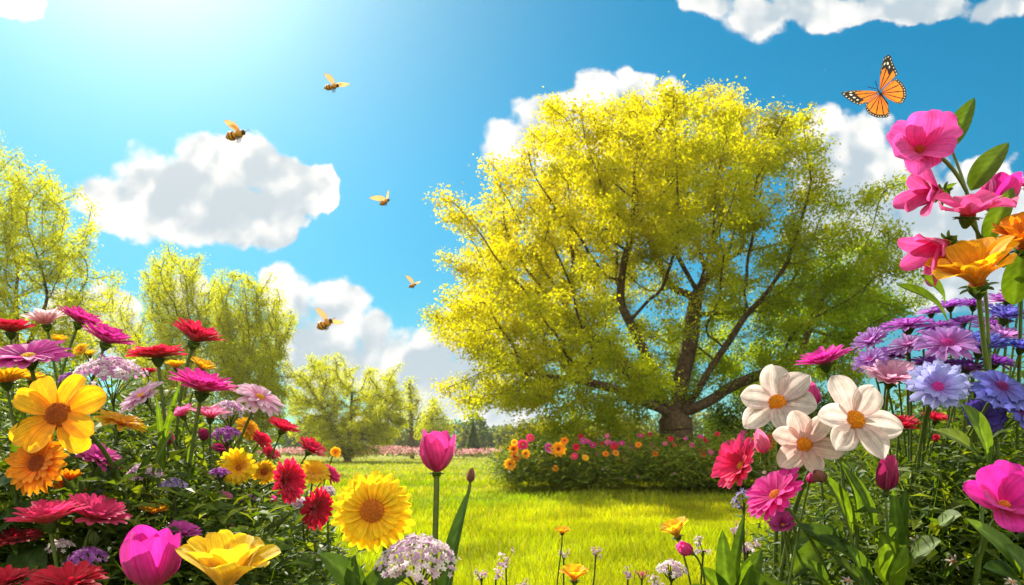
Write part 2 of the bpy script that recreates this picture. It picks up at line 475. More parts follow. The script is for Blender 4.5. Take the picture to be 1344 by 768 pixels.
def tree(name, label, poly, D, depth, base, forks, natt, leaves, leaf, spread, cols, tip=0.006, rmax=0.2, step=None, group=None, clump=0.0, cen=None, hollow=0.3, cat='tree', trop=(0, 0, 0.02), minr=0.0, cthr=(-2.2, 0.6), pexp=2.35, sun_tint=None, tipk=4.0, sprays=None, fan=None, bole=None, clip=False):
    poly = np.asarray(poly, float)
    x0, y0 = poly.min(0); x1, y1 = poly.max(0)
    cpx, cpy = ((x0 + x1) / 2, (y0 + y1) / 2) if cen is None else cen
    C0 = P(cpx, cpy, D); hw = (x1 - x0) / 2 / F * D; hh = (y1 - y0) / 2 / F * D
    pts = []
    centres = None
    while sum(map(len, pts)) < natt:
        px = rng.uniform(x0, x1, 4000); py = rng.uniform(y0, y1, 4000); q = rng.uniform(-1, 1, 4000)
        ok = inpoly(px, py, poly)
        ex, ey = (px - cpx) / ((x1 - x0) / 2), (py - cpy) / ((y1 - y0) / 2)
        e2 = np.sqrt(ex ** 2 + ey ** 2)
        lim = np.sqrt(np.clip(1.08 - e2 ** 2 * 0.85, 0.06, 1))
        ok &= (np.abs(q) < lim) & (rng.uniform(size=4000) < hollow + (1 - hollow) * np.sqrt(e2 ** 2 + q ** 2))
        dd = D + q * depth
        de = D + (dd - D) * 0.85
        A = np.stack([(px - CX) / F * de, dd, CZ + (HY - py) / F * de], 1)[ok]
        if clump:
            f = np.sin(A[:, 0] * clump + 2 * np.sin(A[:, 2] * clump * 0.7)) + np.sin(A[:, 2] * clump * 1.3 + A[:, 1] * clump * 0.8) + np.sin(A[:, 1] * clump + A[:, 0] * 0.6 * clump)
            A = A[f > rng.uniform(cthr[0], cthr[1], len(A))]
        pts.append(A)
    A = np.concatenate(pts)[:natt]
    if sprays:
        # foliage grows in long sprays that fan outwards from the fork
        ns, ln, th_, keep_ = sprays
        fc = np.asarray(fan, float)
        e_ = (A - C0) / np.array([hw, depth, hh]); rr_ = np.linalg.norm(e_, axis=1)
        cw = np.clip(rr_, .15, 1) ** 1.5; cidx = rng.choice(len(A), ns, replace=False, p=cw / cw.sum()); Cn = A[cidx]
        per = int(natt * (1 - keep_) / ns)
        ax = unit(Cn - fc + rng.normal(size=Cn.shape) * .15 * hw)
        sz = rng.uniform(.6, 1.4, (ns, 1, 1))
        tt_ = rng.uniform(-1.35, .55, (ns, per, 1)); nb_ = rng.normal(size=(ns, per, 3)) * np.array([1, 1, .7]) * th_ * (1.15 - .75 * (tt_ + 1) / 2)
        B = (Cn[:, None] + ax[:, None] * tt_ * ln * sz + nb_ * sz).reshape(-1, 3)
        if clip: bx, by = proj(B); B = B[inpoly(bx, by, poly) | (rng.uniform(size=len(B)) < .10)]
        
        A = np.concatenate([B, A[:int(natt * keep_)]])
    A = A[A[:, 2] > 0.25]
    base = np.asarray(base, float)
    step = step or hw * 0.055
    chains = []
    fork0 = base if bole is None else np.asarray(bole[-1], float)
    for fk in forks:
        k = max(3, int(np.linalg.norm(np.asarray(fk[-1]) - fork0) / step))
        pl = np.array([fork0] + [np.asarray(q, float) for q in fk]); seg = np.linspace(0, len(pl) - 1, k)
        c_ = np.stack([np.interp(seg, np.arange(len(pl)), pl[:, q]) for q in range(3)], 1)
        c_[1:-1] += rng.normal(size=(k - 2, 3)) * step * 0.1
        chains.append((c_, -1))
    # chains share the base: join later ones to node 0
    cc2, cnt, at = [], 0, 0
    if bole is not None:
        pl = np.array([base] + [np.asarray(q, float) for q in bole]); k = max(4, int(np.linalg.norm(pl[-1] - base) / step)); seg = np.linspace(0, len(pl) - 1, k)
        cc2.append((np.stack([np.interp(seg, np.arange(len(pl)), pl[:, q]) for q in range(3)], 1), -1)); cnt = k; at = k - 1
    for c_, _ in chains:
        if cnt == 0: cc2.append((c_, -1)); cnt = len(c_)
        else: cc2.append((c_[1:], at))
    N, par = colonize(A, cc2, step, step * 9, step * 1.6, trop=trop)
    sk, r, kids = skeleton_mesh(N, par, tip, pexp, rmax, minr)
    root = thing(name, base, label, cat, group)
    sk.build('trunk', M_bark, root, base)
    thin = np.where(r < max(tip * 3.2, np.quantile(r, 0.55)))[0]
    tipw = np.array([tipk if not kids[k] else 1.0 for k in thin]); tipw /= tipw.sum()
    src = rng.choice(thin, leaves, p=tipw)
    off = rng.normal(size=(leaves, 3)) * spread * np.array([1, 1, 0.75])
    pos = N[src] + off
    pos[:, 2] = np.maximum(pos[:, 2], 0.12)
    pv = N[np.maximum(par[src], 0)]
    dr = unit(unit(N[src] - pv) * 0.6 + rdir(leaves) + np.array([0, 0, -0.25]))
    nr = unit(rdir(leaves) * 0.8 + np.array([0, 0, 0.9]))
    L = leaf * rng.uniform(0.6, 1.25, leaves)
    cb = np.asarray(cols, float)
    w = np.clip(rng.beta(1.2, 1.2, leaves) * 0.6 + 0.4 * (0.5 + 0.5 * np.sin(src * 0.37)), 0, 1)[:, None]
    if sun_tint is not None:      # sunlight put into the leaf colour: yellower along this direction, greener away
        e_ = (pos - C0) / np.array([hw, hw, hh]); w = np.clip(w * .45 + .55 * sm(-.9, .7, e_ @ np.array(sun_tint))[:, None], 0, 1)
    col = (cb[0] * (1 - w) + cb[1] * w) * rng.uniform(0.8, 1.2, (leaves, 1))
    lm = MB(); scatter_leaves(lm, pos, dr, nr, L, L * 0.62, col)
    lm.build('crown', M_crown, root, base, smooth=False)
    return root


def G(px, D):          # ground point under a photo column
    return np.array([(px - CX) / F * D, D, 0.0])


YG = [(0.19, 0.225, 0.010), (0.36, 0.345, 0.012)]
tree('spreading_tree', 'huge broad spreading tree with dark forked limbs behind the shaded flower bed',
     [(562, 425), (590, 395), (600, 330), (580, 262), (628, 250), (622, 205), (668, 188), (690, 160), (735, 150), (770, 128), (830, 122), (880, 112), (925, 120), (952, 104), (975, 150), (1000, 182), (1050, 178), (1075, 205), (1108, 240), (1148, 262), (1122, 300), (1180, 318), (1178, 345), (1150, 362), (1182, 400), (1150, 440), (1120, 490), (1070, 525), (1010, 535), (960, 505), (930, 540), (860, 520), (800, 560), (720, 578), (690, 560), (640, 530), (600, 520), (622, 470), (575, 450)],
     13.0, 3.6, G(888, 13.0), [[P(868, 520, 12.9), P(850, 470, 12.8), P(815, 405, 12.6)], [P(892, 515, 13.1), P(905, 450, 13.2), P(915, 380, 13.3)], [P(905, 530, 12.9), P(935, 480, 12.7), P(975, 420, 12.5)], [P(862, 535, 12.6), P(800, 505, 12.2), P(730, 495, 12.0)], [P(915, 535, 12.8), P(965, 505, 12.6), P(1050, 470, 12.5)], [P(858, 520, 13.1), P(800, 460, 13.2), P(740, 420, 13.3)]],
     4400, 350000, 0.055, 0.115, [(0.10, 0.20, 0.008), (0.40, 0.325, 0.010)], tip=0.008, rmax=0.31, sprays=(150, .85, .27, .18), fan=P(880, 520, 13.0), bole=[P(889, 590, 13), P(886, 548, 13)], step=0.18, clump=0.9, cthr=(-2.0, 0.8), hollow=0.2, pexp=2.0, sun_tint=(-.7, 0, .7), cen=(872, 350))
for (nm, lb, poly, D, dep, bpx, fk, na, nl, lf) in [
    ('leafy_tree', 'tall yellow green tree at the left edge with many thin stems',
     [(-150, 330), (-110, 230), (-60, 215), (0, 198), (40, 192), (75, 235), (90, 262), (110, 285), (162, 288), (150, 330), (165, 375), (140, 430), (120, 520), (-100, 530)], 15.0, 2.2, 25,
     [[(28, 470), (60, 400)], [(22, 470), (20, 380)], [(26, 480), (-40, 400)]], 2800, 105000, 0.052),
    ('leafy_tree', 'rounded yellow green tree rising behind the red daisies on the left',
     [(138, 420), (165, 390), (175, 370), (200, 350), (215, 322), (240, 345), (262, 330), (285, 350), (300, 400), (290, 470), (285, 560), (250, 590), (170, 580), (150, 490)], 23.0, 2.4, 232,
     [[(230, 540), (215, 460)], [(236, 540), (255, 450)], [(232, 530), (180, 480)]], 2600, 90000, 0.062),
    ('leafy_tree', 'yellow green tree with upswept stems between rounded tree and low vase shaped tree',
     [(282, 370), (296, 350), (318, 352), (340, 375), (355, 382), (390, 405), (385, 440), (380, 500), (372, 570), (330, 596), (280, 590), (280, 480)], 21.0, 2.0, 322,
     [[(322, 540), (330, 460)], [(322, 550), (360, 470)], [(322, 540), (302, 460)]], 2500, 84000, 0.060),
    ('leafy_tree', 'low vase shaped tree fanning up from the far edge of the lawn',
     [(374, 520), (385, 490), (410, 464), (430, 476), (455, 468), (475, 486), (500, 476), (525, 510), (532, 545), (520, 580), (480, 604), (425, 604), (380, 580)], 36.0, 2.6, 456,
     [[(452, 590), (420, 530)], [(458, 590), (462, 520)], [(460, 590), (505, 530)]], 2300, 76000, 0.085),
    ]:
    tree(nm, lb, poly, D, dep, G(bpx, D), [[P(a, b_, D) for (a, b_) in f] for f in fk], na, nl, lf, lf * 1.7, YG, tip=0.008 * D / 15, rmax=0.10 * D / 15, clump=2.4 * 15 / D, cthr=(-1.5, 1.1), trop=(0, 0, .12), group='yellow green trees along the left', hollow=0.85, tipk=1.4, sprays=(120, 1.25 * D / 18, .13 * D / 18, .12), fan=G(bpx, D), clip=True, pexp=2.15, minr=0.0065 * D / 15)
for (nm, lb, poly, D, dep, bpx, fk, na, nl, lf, cols) in [
    ('slender_tree', 'very thin sparse tree beyond the low vase shaped tree', [(530, 560), (525, 510), (540, 496), (552, 520), (550, 575)], 46.0, 1.0, 541, [[(540, 570), (538, 520)]], 160, 2600, 0.13, YG),
    ('slender_tree', 'small open branched tree left of the pink tulip, far off', [(548, 575), (552, 545), (570, 520), (580, 540), (594, 560), (585, 580)], 50.0, 1.6, 568, [[(567, 580), (566, 540)]], 220, 5200, 0.14, YG),
    ('bush', 'bright yellow green bush left of the big trunk behind the flower bed', [(672, 560), (700, 548), (740, 556), (790, 550), (840, 556), (868, 575), (872, 600), (860, 625), (690, 625), (665, 595)], 14.6, 0.9, 770, [[(765, 605), (740, 580)], [(775, 605), (810, 580)]], 420, 17000, 0.06, [(0.13, 0.14, 0.006), (0.19, 0.17, 0.008)]),
    ('bush', 'dark green bush right of the big trunk behind the white flowers', [(915, 560), (930, 535), (965, 520), (1010, 510), (1060, 500), (1100, 520), (1120, 560), (1110, 610), (920, 610)], 15.0, 1.0, 1010, [[(1000, 600), (960, 560)], [(1015, 600), (1060, 550)]], 520, 22000, 0.06, [(0.03, 0.055, 0.006), (0.06, 0.085, 0.008)]),
    ]:
    tree(nm, lb, poly, D, dep, G(bpx, D), [[P(a, b_, D) for (a, b_) in f] for f in fk], na, nl, lf, lf * (2.2 if nm == 'bush' else 1.6), cols, tip=0.006 * D / 15, rmax=0.05 * D / 15, cat='bush' if nm == 'bush' else 'tree', hollow=0.6, minr=0.01 * D / 15)

# a conifer and the far wood
def conifer(px, top, D, wpx, label):
    b_ = G(px, D); h = P(px, top, D)[2]; root = thing('conifer', b_, label, 'tree')
    t = MB(); tube(t, np.stack([b_, b_ + [0, 0, h]]), [0.12, 0.01], BARK, 5); t.build('trunk', M_bark, root, b_)
    n = 4200; z = rng.uniform(0.06, 1.0, n) ** 0.9; lay = 0.75 + 0.25 * np.abs(np.sin(z * 34)); rr = (1 - z) * wpx / F * D * 0.5 * lay * np.sqrt(rng.uniform(0.15, 1, n)); th = rng.uniform(0, 6.283, n)
    o_ = np.stack([np.cos(th), np.sin(th), np.zeros(n)], 1); pos = b_ + o_ * rr[:, None] + np.stack([0 * z, 0 * z, z * h - rr * 0.25], 1)
    lm = MB(); scatter_leaves(lm, pos, o_ + [0, 0, -0.3] + rdir(n) * 0.4, rdir(n) * 0.4 + [0, 0, 1], 0.05 + 0.34 * (1 - z), 0.04 + 0.10 * (1 - z), np.array([0.07, 0.10, 0.03]) * rng.uniform(0.7, 1.3, (n, 1)))
    lm.build('crown', M_crown, root, b_, smooth=False)
conifer(621, 552, 62.0, 26, 'small dark pointed conifer standing before the far wood')
lm = MB()
for k in range(150):
    x = rng.uniform(-110, 110); y = rng.uniform(86, 112); h = rng.uniform(2.6, 5.6) * (1.25 if x > 0 else 1.0); n = 420
    q = rdir(n) * (rng.uniform(0.2, 1, (n, 1)) ** 0.4) * np.array([1.9, 1.9, h * 0.5]) + np.array([x, y, h * 0.5 + 0.3])
    q[:, 2] = np.maximum(q[:, 2], 0.1)
    base = np.array([(0.05, 0.075, 0.016), (0.085, 0.1, 0.015), (0.12, 0.12, 0.02)][rng.integers(3)])
    scatter_leaves(lm, q, rdir(n), rdir(n) + [0, 0, 0.6], 0.55, 0.4, base * rng.uniform(0.75, 1.25, (n, 1)))
tag(lm.build('woodland', M_crown, smooth=False), 'low hazy line of far woodland on the horizon', 'woodland', kind='stuff')

# far pink meadow beyond the lawn
mf = MB()
n = 42000; D = 1 / rng.uniform(1 / 60, 1 / 37.0, n); x = rng.uniform(-1.0, 1.0, n) * D * 0.95
edge = 37.0 + 1.4 * np.sin(x * 0.35) + 0.8 * np.sin(x * 0.9 + 1)
k = D > edge; x, D = x[k], D[k]; n = len(x)
hh = rng.uniform(0.2, 1.0, n) ** 0.7 * (0.75 + 0.12 * np.sin(x * 0.5))
pos = np.stack([x, D, hh], 1)
pink = (hh > 0.38) & (rng.uniform(size=n) < 0.75)
cg = np.array([0.13, 0.15, 0.02]) * rng.uniform(0.6, 1.3, (n, 1))
pal = np.array([(0.66, 0.26, 0.30), (0.70, 0.40, 0.38), (0.58, 0.16, 0.26), (0.7, 0.5, 0.40)])[rng.integers(0, 4, n)]
scatter_leaves(mf, pos, rdir(n) + [0, 0, 0.5], rdir(n) + [0, -0.6, 0.6], np.where(pink, 0.13, 0.20), np.where(pink, 0.13, 0.08), np.where(pink[:, None], pal, cg))
tag(mf.build('wildflowers', M_petal, smooth=False), 'wide band of pink wildflowers beyond the far end of the lawn', 'wildflowers', kind='stuff')


# thin summer air round the whole place
bm=MB(); bx=np.array([(x,y,z) for x in (-200,200) for y in (-40,130) for z in (-1,10)],float)
bm.add(bx,[(0,1,3,2),(4,6,7,5),(0,4,5,1),(2,3,7,6),(0,2,6,4),(1,5,7,3)])
mh,b,o=new_mat('haze_air'); 
E.nt.nodes.remove(b); pv=E.nt.nodes.new('ShaderNodeVolumePrincipled'); pv.inputs['Color'].default_value=(.95,.95,.9,1); pv.inputs['Density'].default_value=0.00042; pv.inputs['Anisotropy'].default_value=0.5
E.nt.links.new(pv.outputs[0],o.inputs['Volume'])
hz=bm.build('haze',mh,smooth=False); tag(hz,'thin pale summer haze over the meadow',kind='stuff')


# ------------------------------------------------------------------ flowers
GREEN = np.array([0.055, 0.10, 0.018])
HEADS = []          # (px, py, radius px, depth) of every foreground bloom, so that bed foliage keeps clear of it


def petal_grid(L, Wd, a0, a1, p=1.0, cup=0.25, a=0.5, b=0.35, nu=9, nv=5, ruff=0.0, crease=0.03, side=0.0, notch=0.0, point=0.0):
    s_ = np.linspace(0, 1, nu); t = 1 - (1 - s_) ** 1.35
    tt = np.linspace(0, 1, 60); ang = np.radians(a0 + (a1 - a0) * tt ** p)
    Xc = np.concatenate([[0], np.cumsum(np.cos(ang))[:-1]]) / 59 * L; Zc = np.concatenate([[0], np.cumsum(np.sin(ang))[:-1]]) / 59 * L
    x = np.interp(t, tt, Xc); z = np.interp(t, tt, Zc); an = np.interp(t, tt, ang)
    pr = np.maximum(t, 1e-4) ** a * np.maximum(1 - t, 0) ** b; q = np.linspace(0, 1, 200); pr /= (q ** a * (1 - q) ** b).max()
    pr = np.maximum(pr, 0.16 * (1 - t)); pr[-1] = 0.06 if point else 0.2
    w = np.linspace(-1, 1, nv)
    y = w[None] * (Wd / 2) * pr[:, None]
    off = cup * Wd * (w[None] ** 2) * pr[:, None] - crease * Wd * np.cos(w[None] * 2.5 * math.pi) * pr[:, None] * np.sin(math.pi * t)[:, None]
    if ruff:
        ph = rng.uniform(0, 6.28, 3)
        off = off + ruff * Wd * np.abs(w[None]) ** 1.3 * np.sin(t[:, None] * 8 + ph[0] + w[None] * 1.5) * t[:, None] + ruff * 0.5 * Wd * np.sin(t[:, None] * 5 + ph[1] + 3 * w[None]) * t[:, None]
    back = -notch * L * (t[:, None] ** 8) * (np.cos(w[None] * math.pi * 2.2 + rng.uniform(-.5, .5)) * 0.5 + w[None] ** 2)
    Vx = x[:, None] + back * np.cos(an)[:, None] - np.sin(an)[:, None] * off
    Vz = z[:, None] + back * np.sin(an)[:, None] + np.cos(an)[:, None] * off
    Vy = y + side * L * t[:, None] ** 2
    i_, j_ = np.meshgrid(np.arange(nu - 1), np.arange(nv - 1), indexing='ij')
    Q = np.stack([i_ * nv + j_, (i_ + 1) * nv + j_, (i_ + 1) * nv + j_ + 1, i_ * nv + j_ + 1], -1).reshape(-1, 4)
    T_, W_ = np.broadcast_to(t[:, None], (nu, nv)).ravel(), np.broadcast_to(w[None], (nu, nv)).ravel()
    return np.stack([Vx, Vy, Vz], -1).reshape(-1, 3), Q, T_, W_




KINDS = {
    # layers: n, start radius, length, width, a0, a1, then petal options; all relative to the bloom's radius
    'daisy': dict(layers=[dict(n=19, r0=.16, L=.86, W=.29, a0=10, a1=4, cup=.16), dict(n=15, r0=.13, L=.74, W=.27, a0=24, a1=12, cup=.16, z=.03)], core=.20, dome=.09, ring=True),
    'cupdaisy': dict(layers=[dict(n=18, r0=.14, L=.92, W=.30, a0=38, a1=12, cup=.18), dict(n=15, r0=.11, L=.82, W=.28, a0=52, a1=26, cup=.18, z=.03)], core=.18, dome=.09, ring=True),
    'gerbera': dict(layers=[dict(n=24, r0=.12, L=.92, W=.25, a0=30, a1=8, cup=.16), dict(n=22, r0=.10, L=.84, W=.24, a0=42, a1=20, cup=.16, z=.03), dict(n=16, r0=.08, L=.6, W=.2, a0=55, a1=35, cup=.16, z=.05)], core=.16, dome=.08, ring=True),
    'fullsun': dict(layers=[dict(n=24, r0=.28, L=.76, W=.29, a0=8, a1=-8, cup=.16, b=.58, crease=.06), dict(n=22, r0=.26, L=.68, W=.26, a0=18, a1=0, cup=.18, b=.58, crease=.06, z=.03), dict(n=20, r0=.24, L=.50, W=.21, a0=30, a1=12, cup=.2, z=.05)], core=.36, dome=.12, ring=True, ncore=420),
    'eight': dict(layers=[dict(n=4, r0=.14, L=.90, W=.56, a0=8, a1=-4, cup=.12, a=.6, b=.36, ruff=.05), dict(n=4, r0=.12, L=.84, W=.54, a0=16, a1=4, cup=.12, a=.6, b=.36, ruff=.05, z=.03, az=.5)], core=.29, dome=.12, ring=False, ncore=300, fine=True),
    'anemone': dict(layers=[dict(n=3, r0=.12, L=.98, W=.70, a0=14, a1=0, cup=.13, a=.72, b=.66, ruff=.06, crease=.075, point=1), dict(n=3, r0=.11, L=.96, W=.70, a0=20, a1=4, cup=.14, a=.72, b=.66, ruff=.06, crease=.075, z=.02, az=.5, point=1)], core=.24, dome=.14, ring=False, ncore=260, fine=True),
    'broad': dict(layers=[dict(n=3, r0=.08, L=1.0, W=.92, a0=34, a1=6, cup=.14, a=.6, b=.34, ruff=.13), dict(n=3, r0=.06, L=.94, W=.88, a0=46, a1=18, cup=.16, a=.6, b=.34, ruff=.07, z=.03, az=.5)], core=.20, dome=.14, ring=False, ncore=200, fine=True),
    'cosmos': dict(layers=[dict(n=4, r0=.08, L=1.02, W=.78, a0=42, a1=8, cup=.14, a=.6, b=.28, ruff=.05), dict(n=4, r0=.06, L=.98, W=.74, a0=52, a1=22, cup=.16, a=.6, b=.28, ruff=.05, z=.02, az=.5)], core=.18, dome=.14, ring=False, ncore=200, fine=True),
    'bowl': dict(layers=[dict(n=7, r0=.08, L=1.12, W=.64, a0=62, a1=18, cup=.16, a=.6, b=.32, ruff=.05), dict(n=6, r0=.06, L=1.05, W=.62, a0=72, a1=34, cup=.18, a=.6, b=.32, ruff=.05, z=.02, az=.5)], core=.16, dome=.10, ring=False, ncore=160, fine=True),
    'tulip': dict(layers=[dict(n=3, r0=.10, L=1.95, W=1.45, a0=20, a1=94, p=.5, cup=.20, a=.42, b=.46, ruff=.02), dict(n=3, r0=.07, L=1.95, W=1.35, a0=26, a1=96, p=.5, cup=.20, a=.42, b=.46, ruff=.02, z=.02, az=.5)], core=0, ring=False, fine=True),
    'bud': dict(layers=[dict(n=3, r0=.08, L=3.3, W=1.9, a0=40, a1=106, p=.4, cup=.26, a=.40, b=.62, point=1), dict(n=3, r0=.05, L=3.3, W=1.8, a0=46, a1=106, p=.4, cup=.26, a=.40, b=.62, z=.02, az=.5, point=1)], core=0, ring=True, sepal=1.6),
    'roundbud': dict(layers=[dict(n=4, r0=.08, L=2.3, W=1.5, a0=20, a1=122, p=.7, cup=.22, a=.40, b=.5), dict(n=4, r0=.05, L=2.2, W=1.4, a0=28, a1=122, p=.7, cup=.22, a=.40, b=.5, z=.02, az=.5)], core=0, ring=True, sepal=1.1),
    'aster': dict(layers=[dict(n=20, r0=.14, L=.88, W=.20, a0=8, a1=-2, cup=.2, notch=.10, b=.2), dict(n=18, r0=.12, L=.76, W=.19, a0=22, a1=12, cup=.2, notch=.10, b=.2, z=.03), dict(n=14, r0=.08, L=.5, W=.16, a0=42, a1=30, cup=.2, notch=.10, b=.2, z=.05)], core=.17, dome=.12, ring=True),
    'cornflower': dict(layers=[dict(n=18, r0=.13, L=.90, W=.25, a0=24, a1=4, cup=.2, notch=.12, b=.18), dict(n=16, r0=.10, L=.78, W=.23, a0=40, a1=18, cup=.2, notch=.12, b=.18, z=.03), dict(n=12, r0=.06, L=.55, W=.18, a0=60, a1=45, cup=.2, notch=.1, b=.2, z=.05)], core=.16, dome=.15, ring=True),
    'openaster': dict(layers=[dict(n=15, r0=.15, L=.87, W=.31, a0=16, a1=4, cup=.16, notch=.08, b=.25), dict(n=12, r0=.13, L=.72, W=.27, a0=34, a1=20, cup=.18, notch=.08, b=.25, z=.03)], core=.22, dome=.12, ring=True),
    'blueeight': dict(layers=[dict(n=8, r0=.14, L=.90, W=.50, a0=10, a1=0, cup=.08, notch=.10, b=.16, a=.7, crease=.03), dict(n=7, r0=.12, L=.7, W=.40, a0=22, a1=10, cup=.1, notch=.1, b=.16, a=.7, z=.03)], core=.22, dome=.12, ring=True),
    'star': dict(layers=[dict(n=6, r0=.10, L=.92, W=.34, a0=6, a1=-6, cup=.2, b=.6, point=1)], core=.16, dome=.12, ring=True, ncore=30),
    'lily': dict(layers=[dict(n=3, r0=.05, L=1.55, W=.72, a0=62, a1=30, cup=.22, a=.55, b=.40, ruff=.05), dict(n=3, r0=.04, L=1.45, W=.68, a0=72, a1=42, cup=.22, a=.55, b=.40, ruff=.05, z=.02, az=.5)], core=.12, dome=.2, ring=False, ncore=90, fine=True),
}
PAL = {   # petal base, petal tip, core middle, core rim
    'red': ((.55, .008, .03), (.72, .018, .075), (.30, .05, .01), (.45, .02, .03)),
    'darkred': ((.42, .004, .02), (.55, .008, .04), (.30, .05, .01), (.4, .02, .02)),
    'magenta': ((.55, .008, .20), (.74, .035, .36), (.75, .38, .02), (.7, .3, .02)),
    'orchid': ((.50, .015, .26), (.72, .10, .48), (.80, .50, .02), (.75, .35, .02)),
    'pink': ((.72, .05, .22), (.82, .22, .46), (.75, .38, .02), (.7, .2, .02)),
    'palepink': ((.78, .30, .48), (.84, .56, .68), (.80, .45, .02), (.75, .25, .02)),
    'hotpink': ((.68, .008, .09), (.80, .045, .20), (.75, .30, .02), (.7, .2, .02)),
    'yellow': ((.80, .30, .004), (.86, .50, .008), (.42, .10, .01), (.6, .2, .01)),
    'lemon': ((.84, .44, .006), (.88, .60, .015), (.75, .35, .01), (.7, .3, .01)),
    'orange': ((.78, .18, .003), (.85, .32, .006), (.20, .035, .008), (.45, .08, .008)),
    'amber': ((.82, .27, .004), (.88, .46, .008), (.26, .05, .01), (.55, .12, .01)),
    'sun': ((.88, .46, .005), (.90, .64, .012), (.42, .11, .012), (.70, .20, .012)),
    'white': ((.62, .48, .44), (.66, .60, .55), (.85, .36, .01), (.80, .24, .01)),
    'blush': ((.66, .38, .36), (.70, .56, .51), (.85, .34, .01), (.78, .22, .01)),
    'tulip': ((.55, .02, .16), (.80, .06, .32), (.4, .3, .05), (.4, .3, .05)),
    'fuchsia': ((.62, .006, .22), (.78, .03, .38), (.75, .2, .02), (.7, .15, .02)),
    'magnolia': ((.62, .02, .20), (.70, .10, .40), (.46, .05, .015), (.60, .05, .03)),
    'rose': ((.60, .01, .18), (.76, .09, .36), (.46, .05, .015), (.60, .05, .03)),
    'purple': ((.44, .04, .42), (.42, .13, .60), (.50, .02, .30), (.40, .04, .40)),
    'violet': ((.28, .02, .30), (.30, .08, .50), (.45, .02, .28), (.35, .03, .35)),
    'lavender': ((.50, .10, .48), (.52, .30, .74), (.65, .02, .32), (.55, .05, .40)),
    'sky': ((.36, .24, .70), (.40, .44, .84), (.65, .02, .30), (.55, .05, .40)),
    'blue': ((.12, .06, .42), (.14, .16, .66), (.20, .01, .10), (.15, .02, .20)),
    'indigo': ((.08, .03, .26), (.10, .06, .42), (.30, .10, .03), (.1, .02, .12)),
    'wine': ((.22, .008, .06), (.40, .02, .13), (.3, .1, .02), (.3, .1, .02)),
    'brown': ((.16, .06, .05), (.30, .12, .09), (.3, .1, .02), (.3, .1, .02)),
    'greenbud': ((.10, .13, .02), (.16, .17, .04), (.3, .1, .02), (.3, .1, .02)),
}


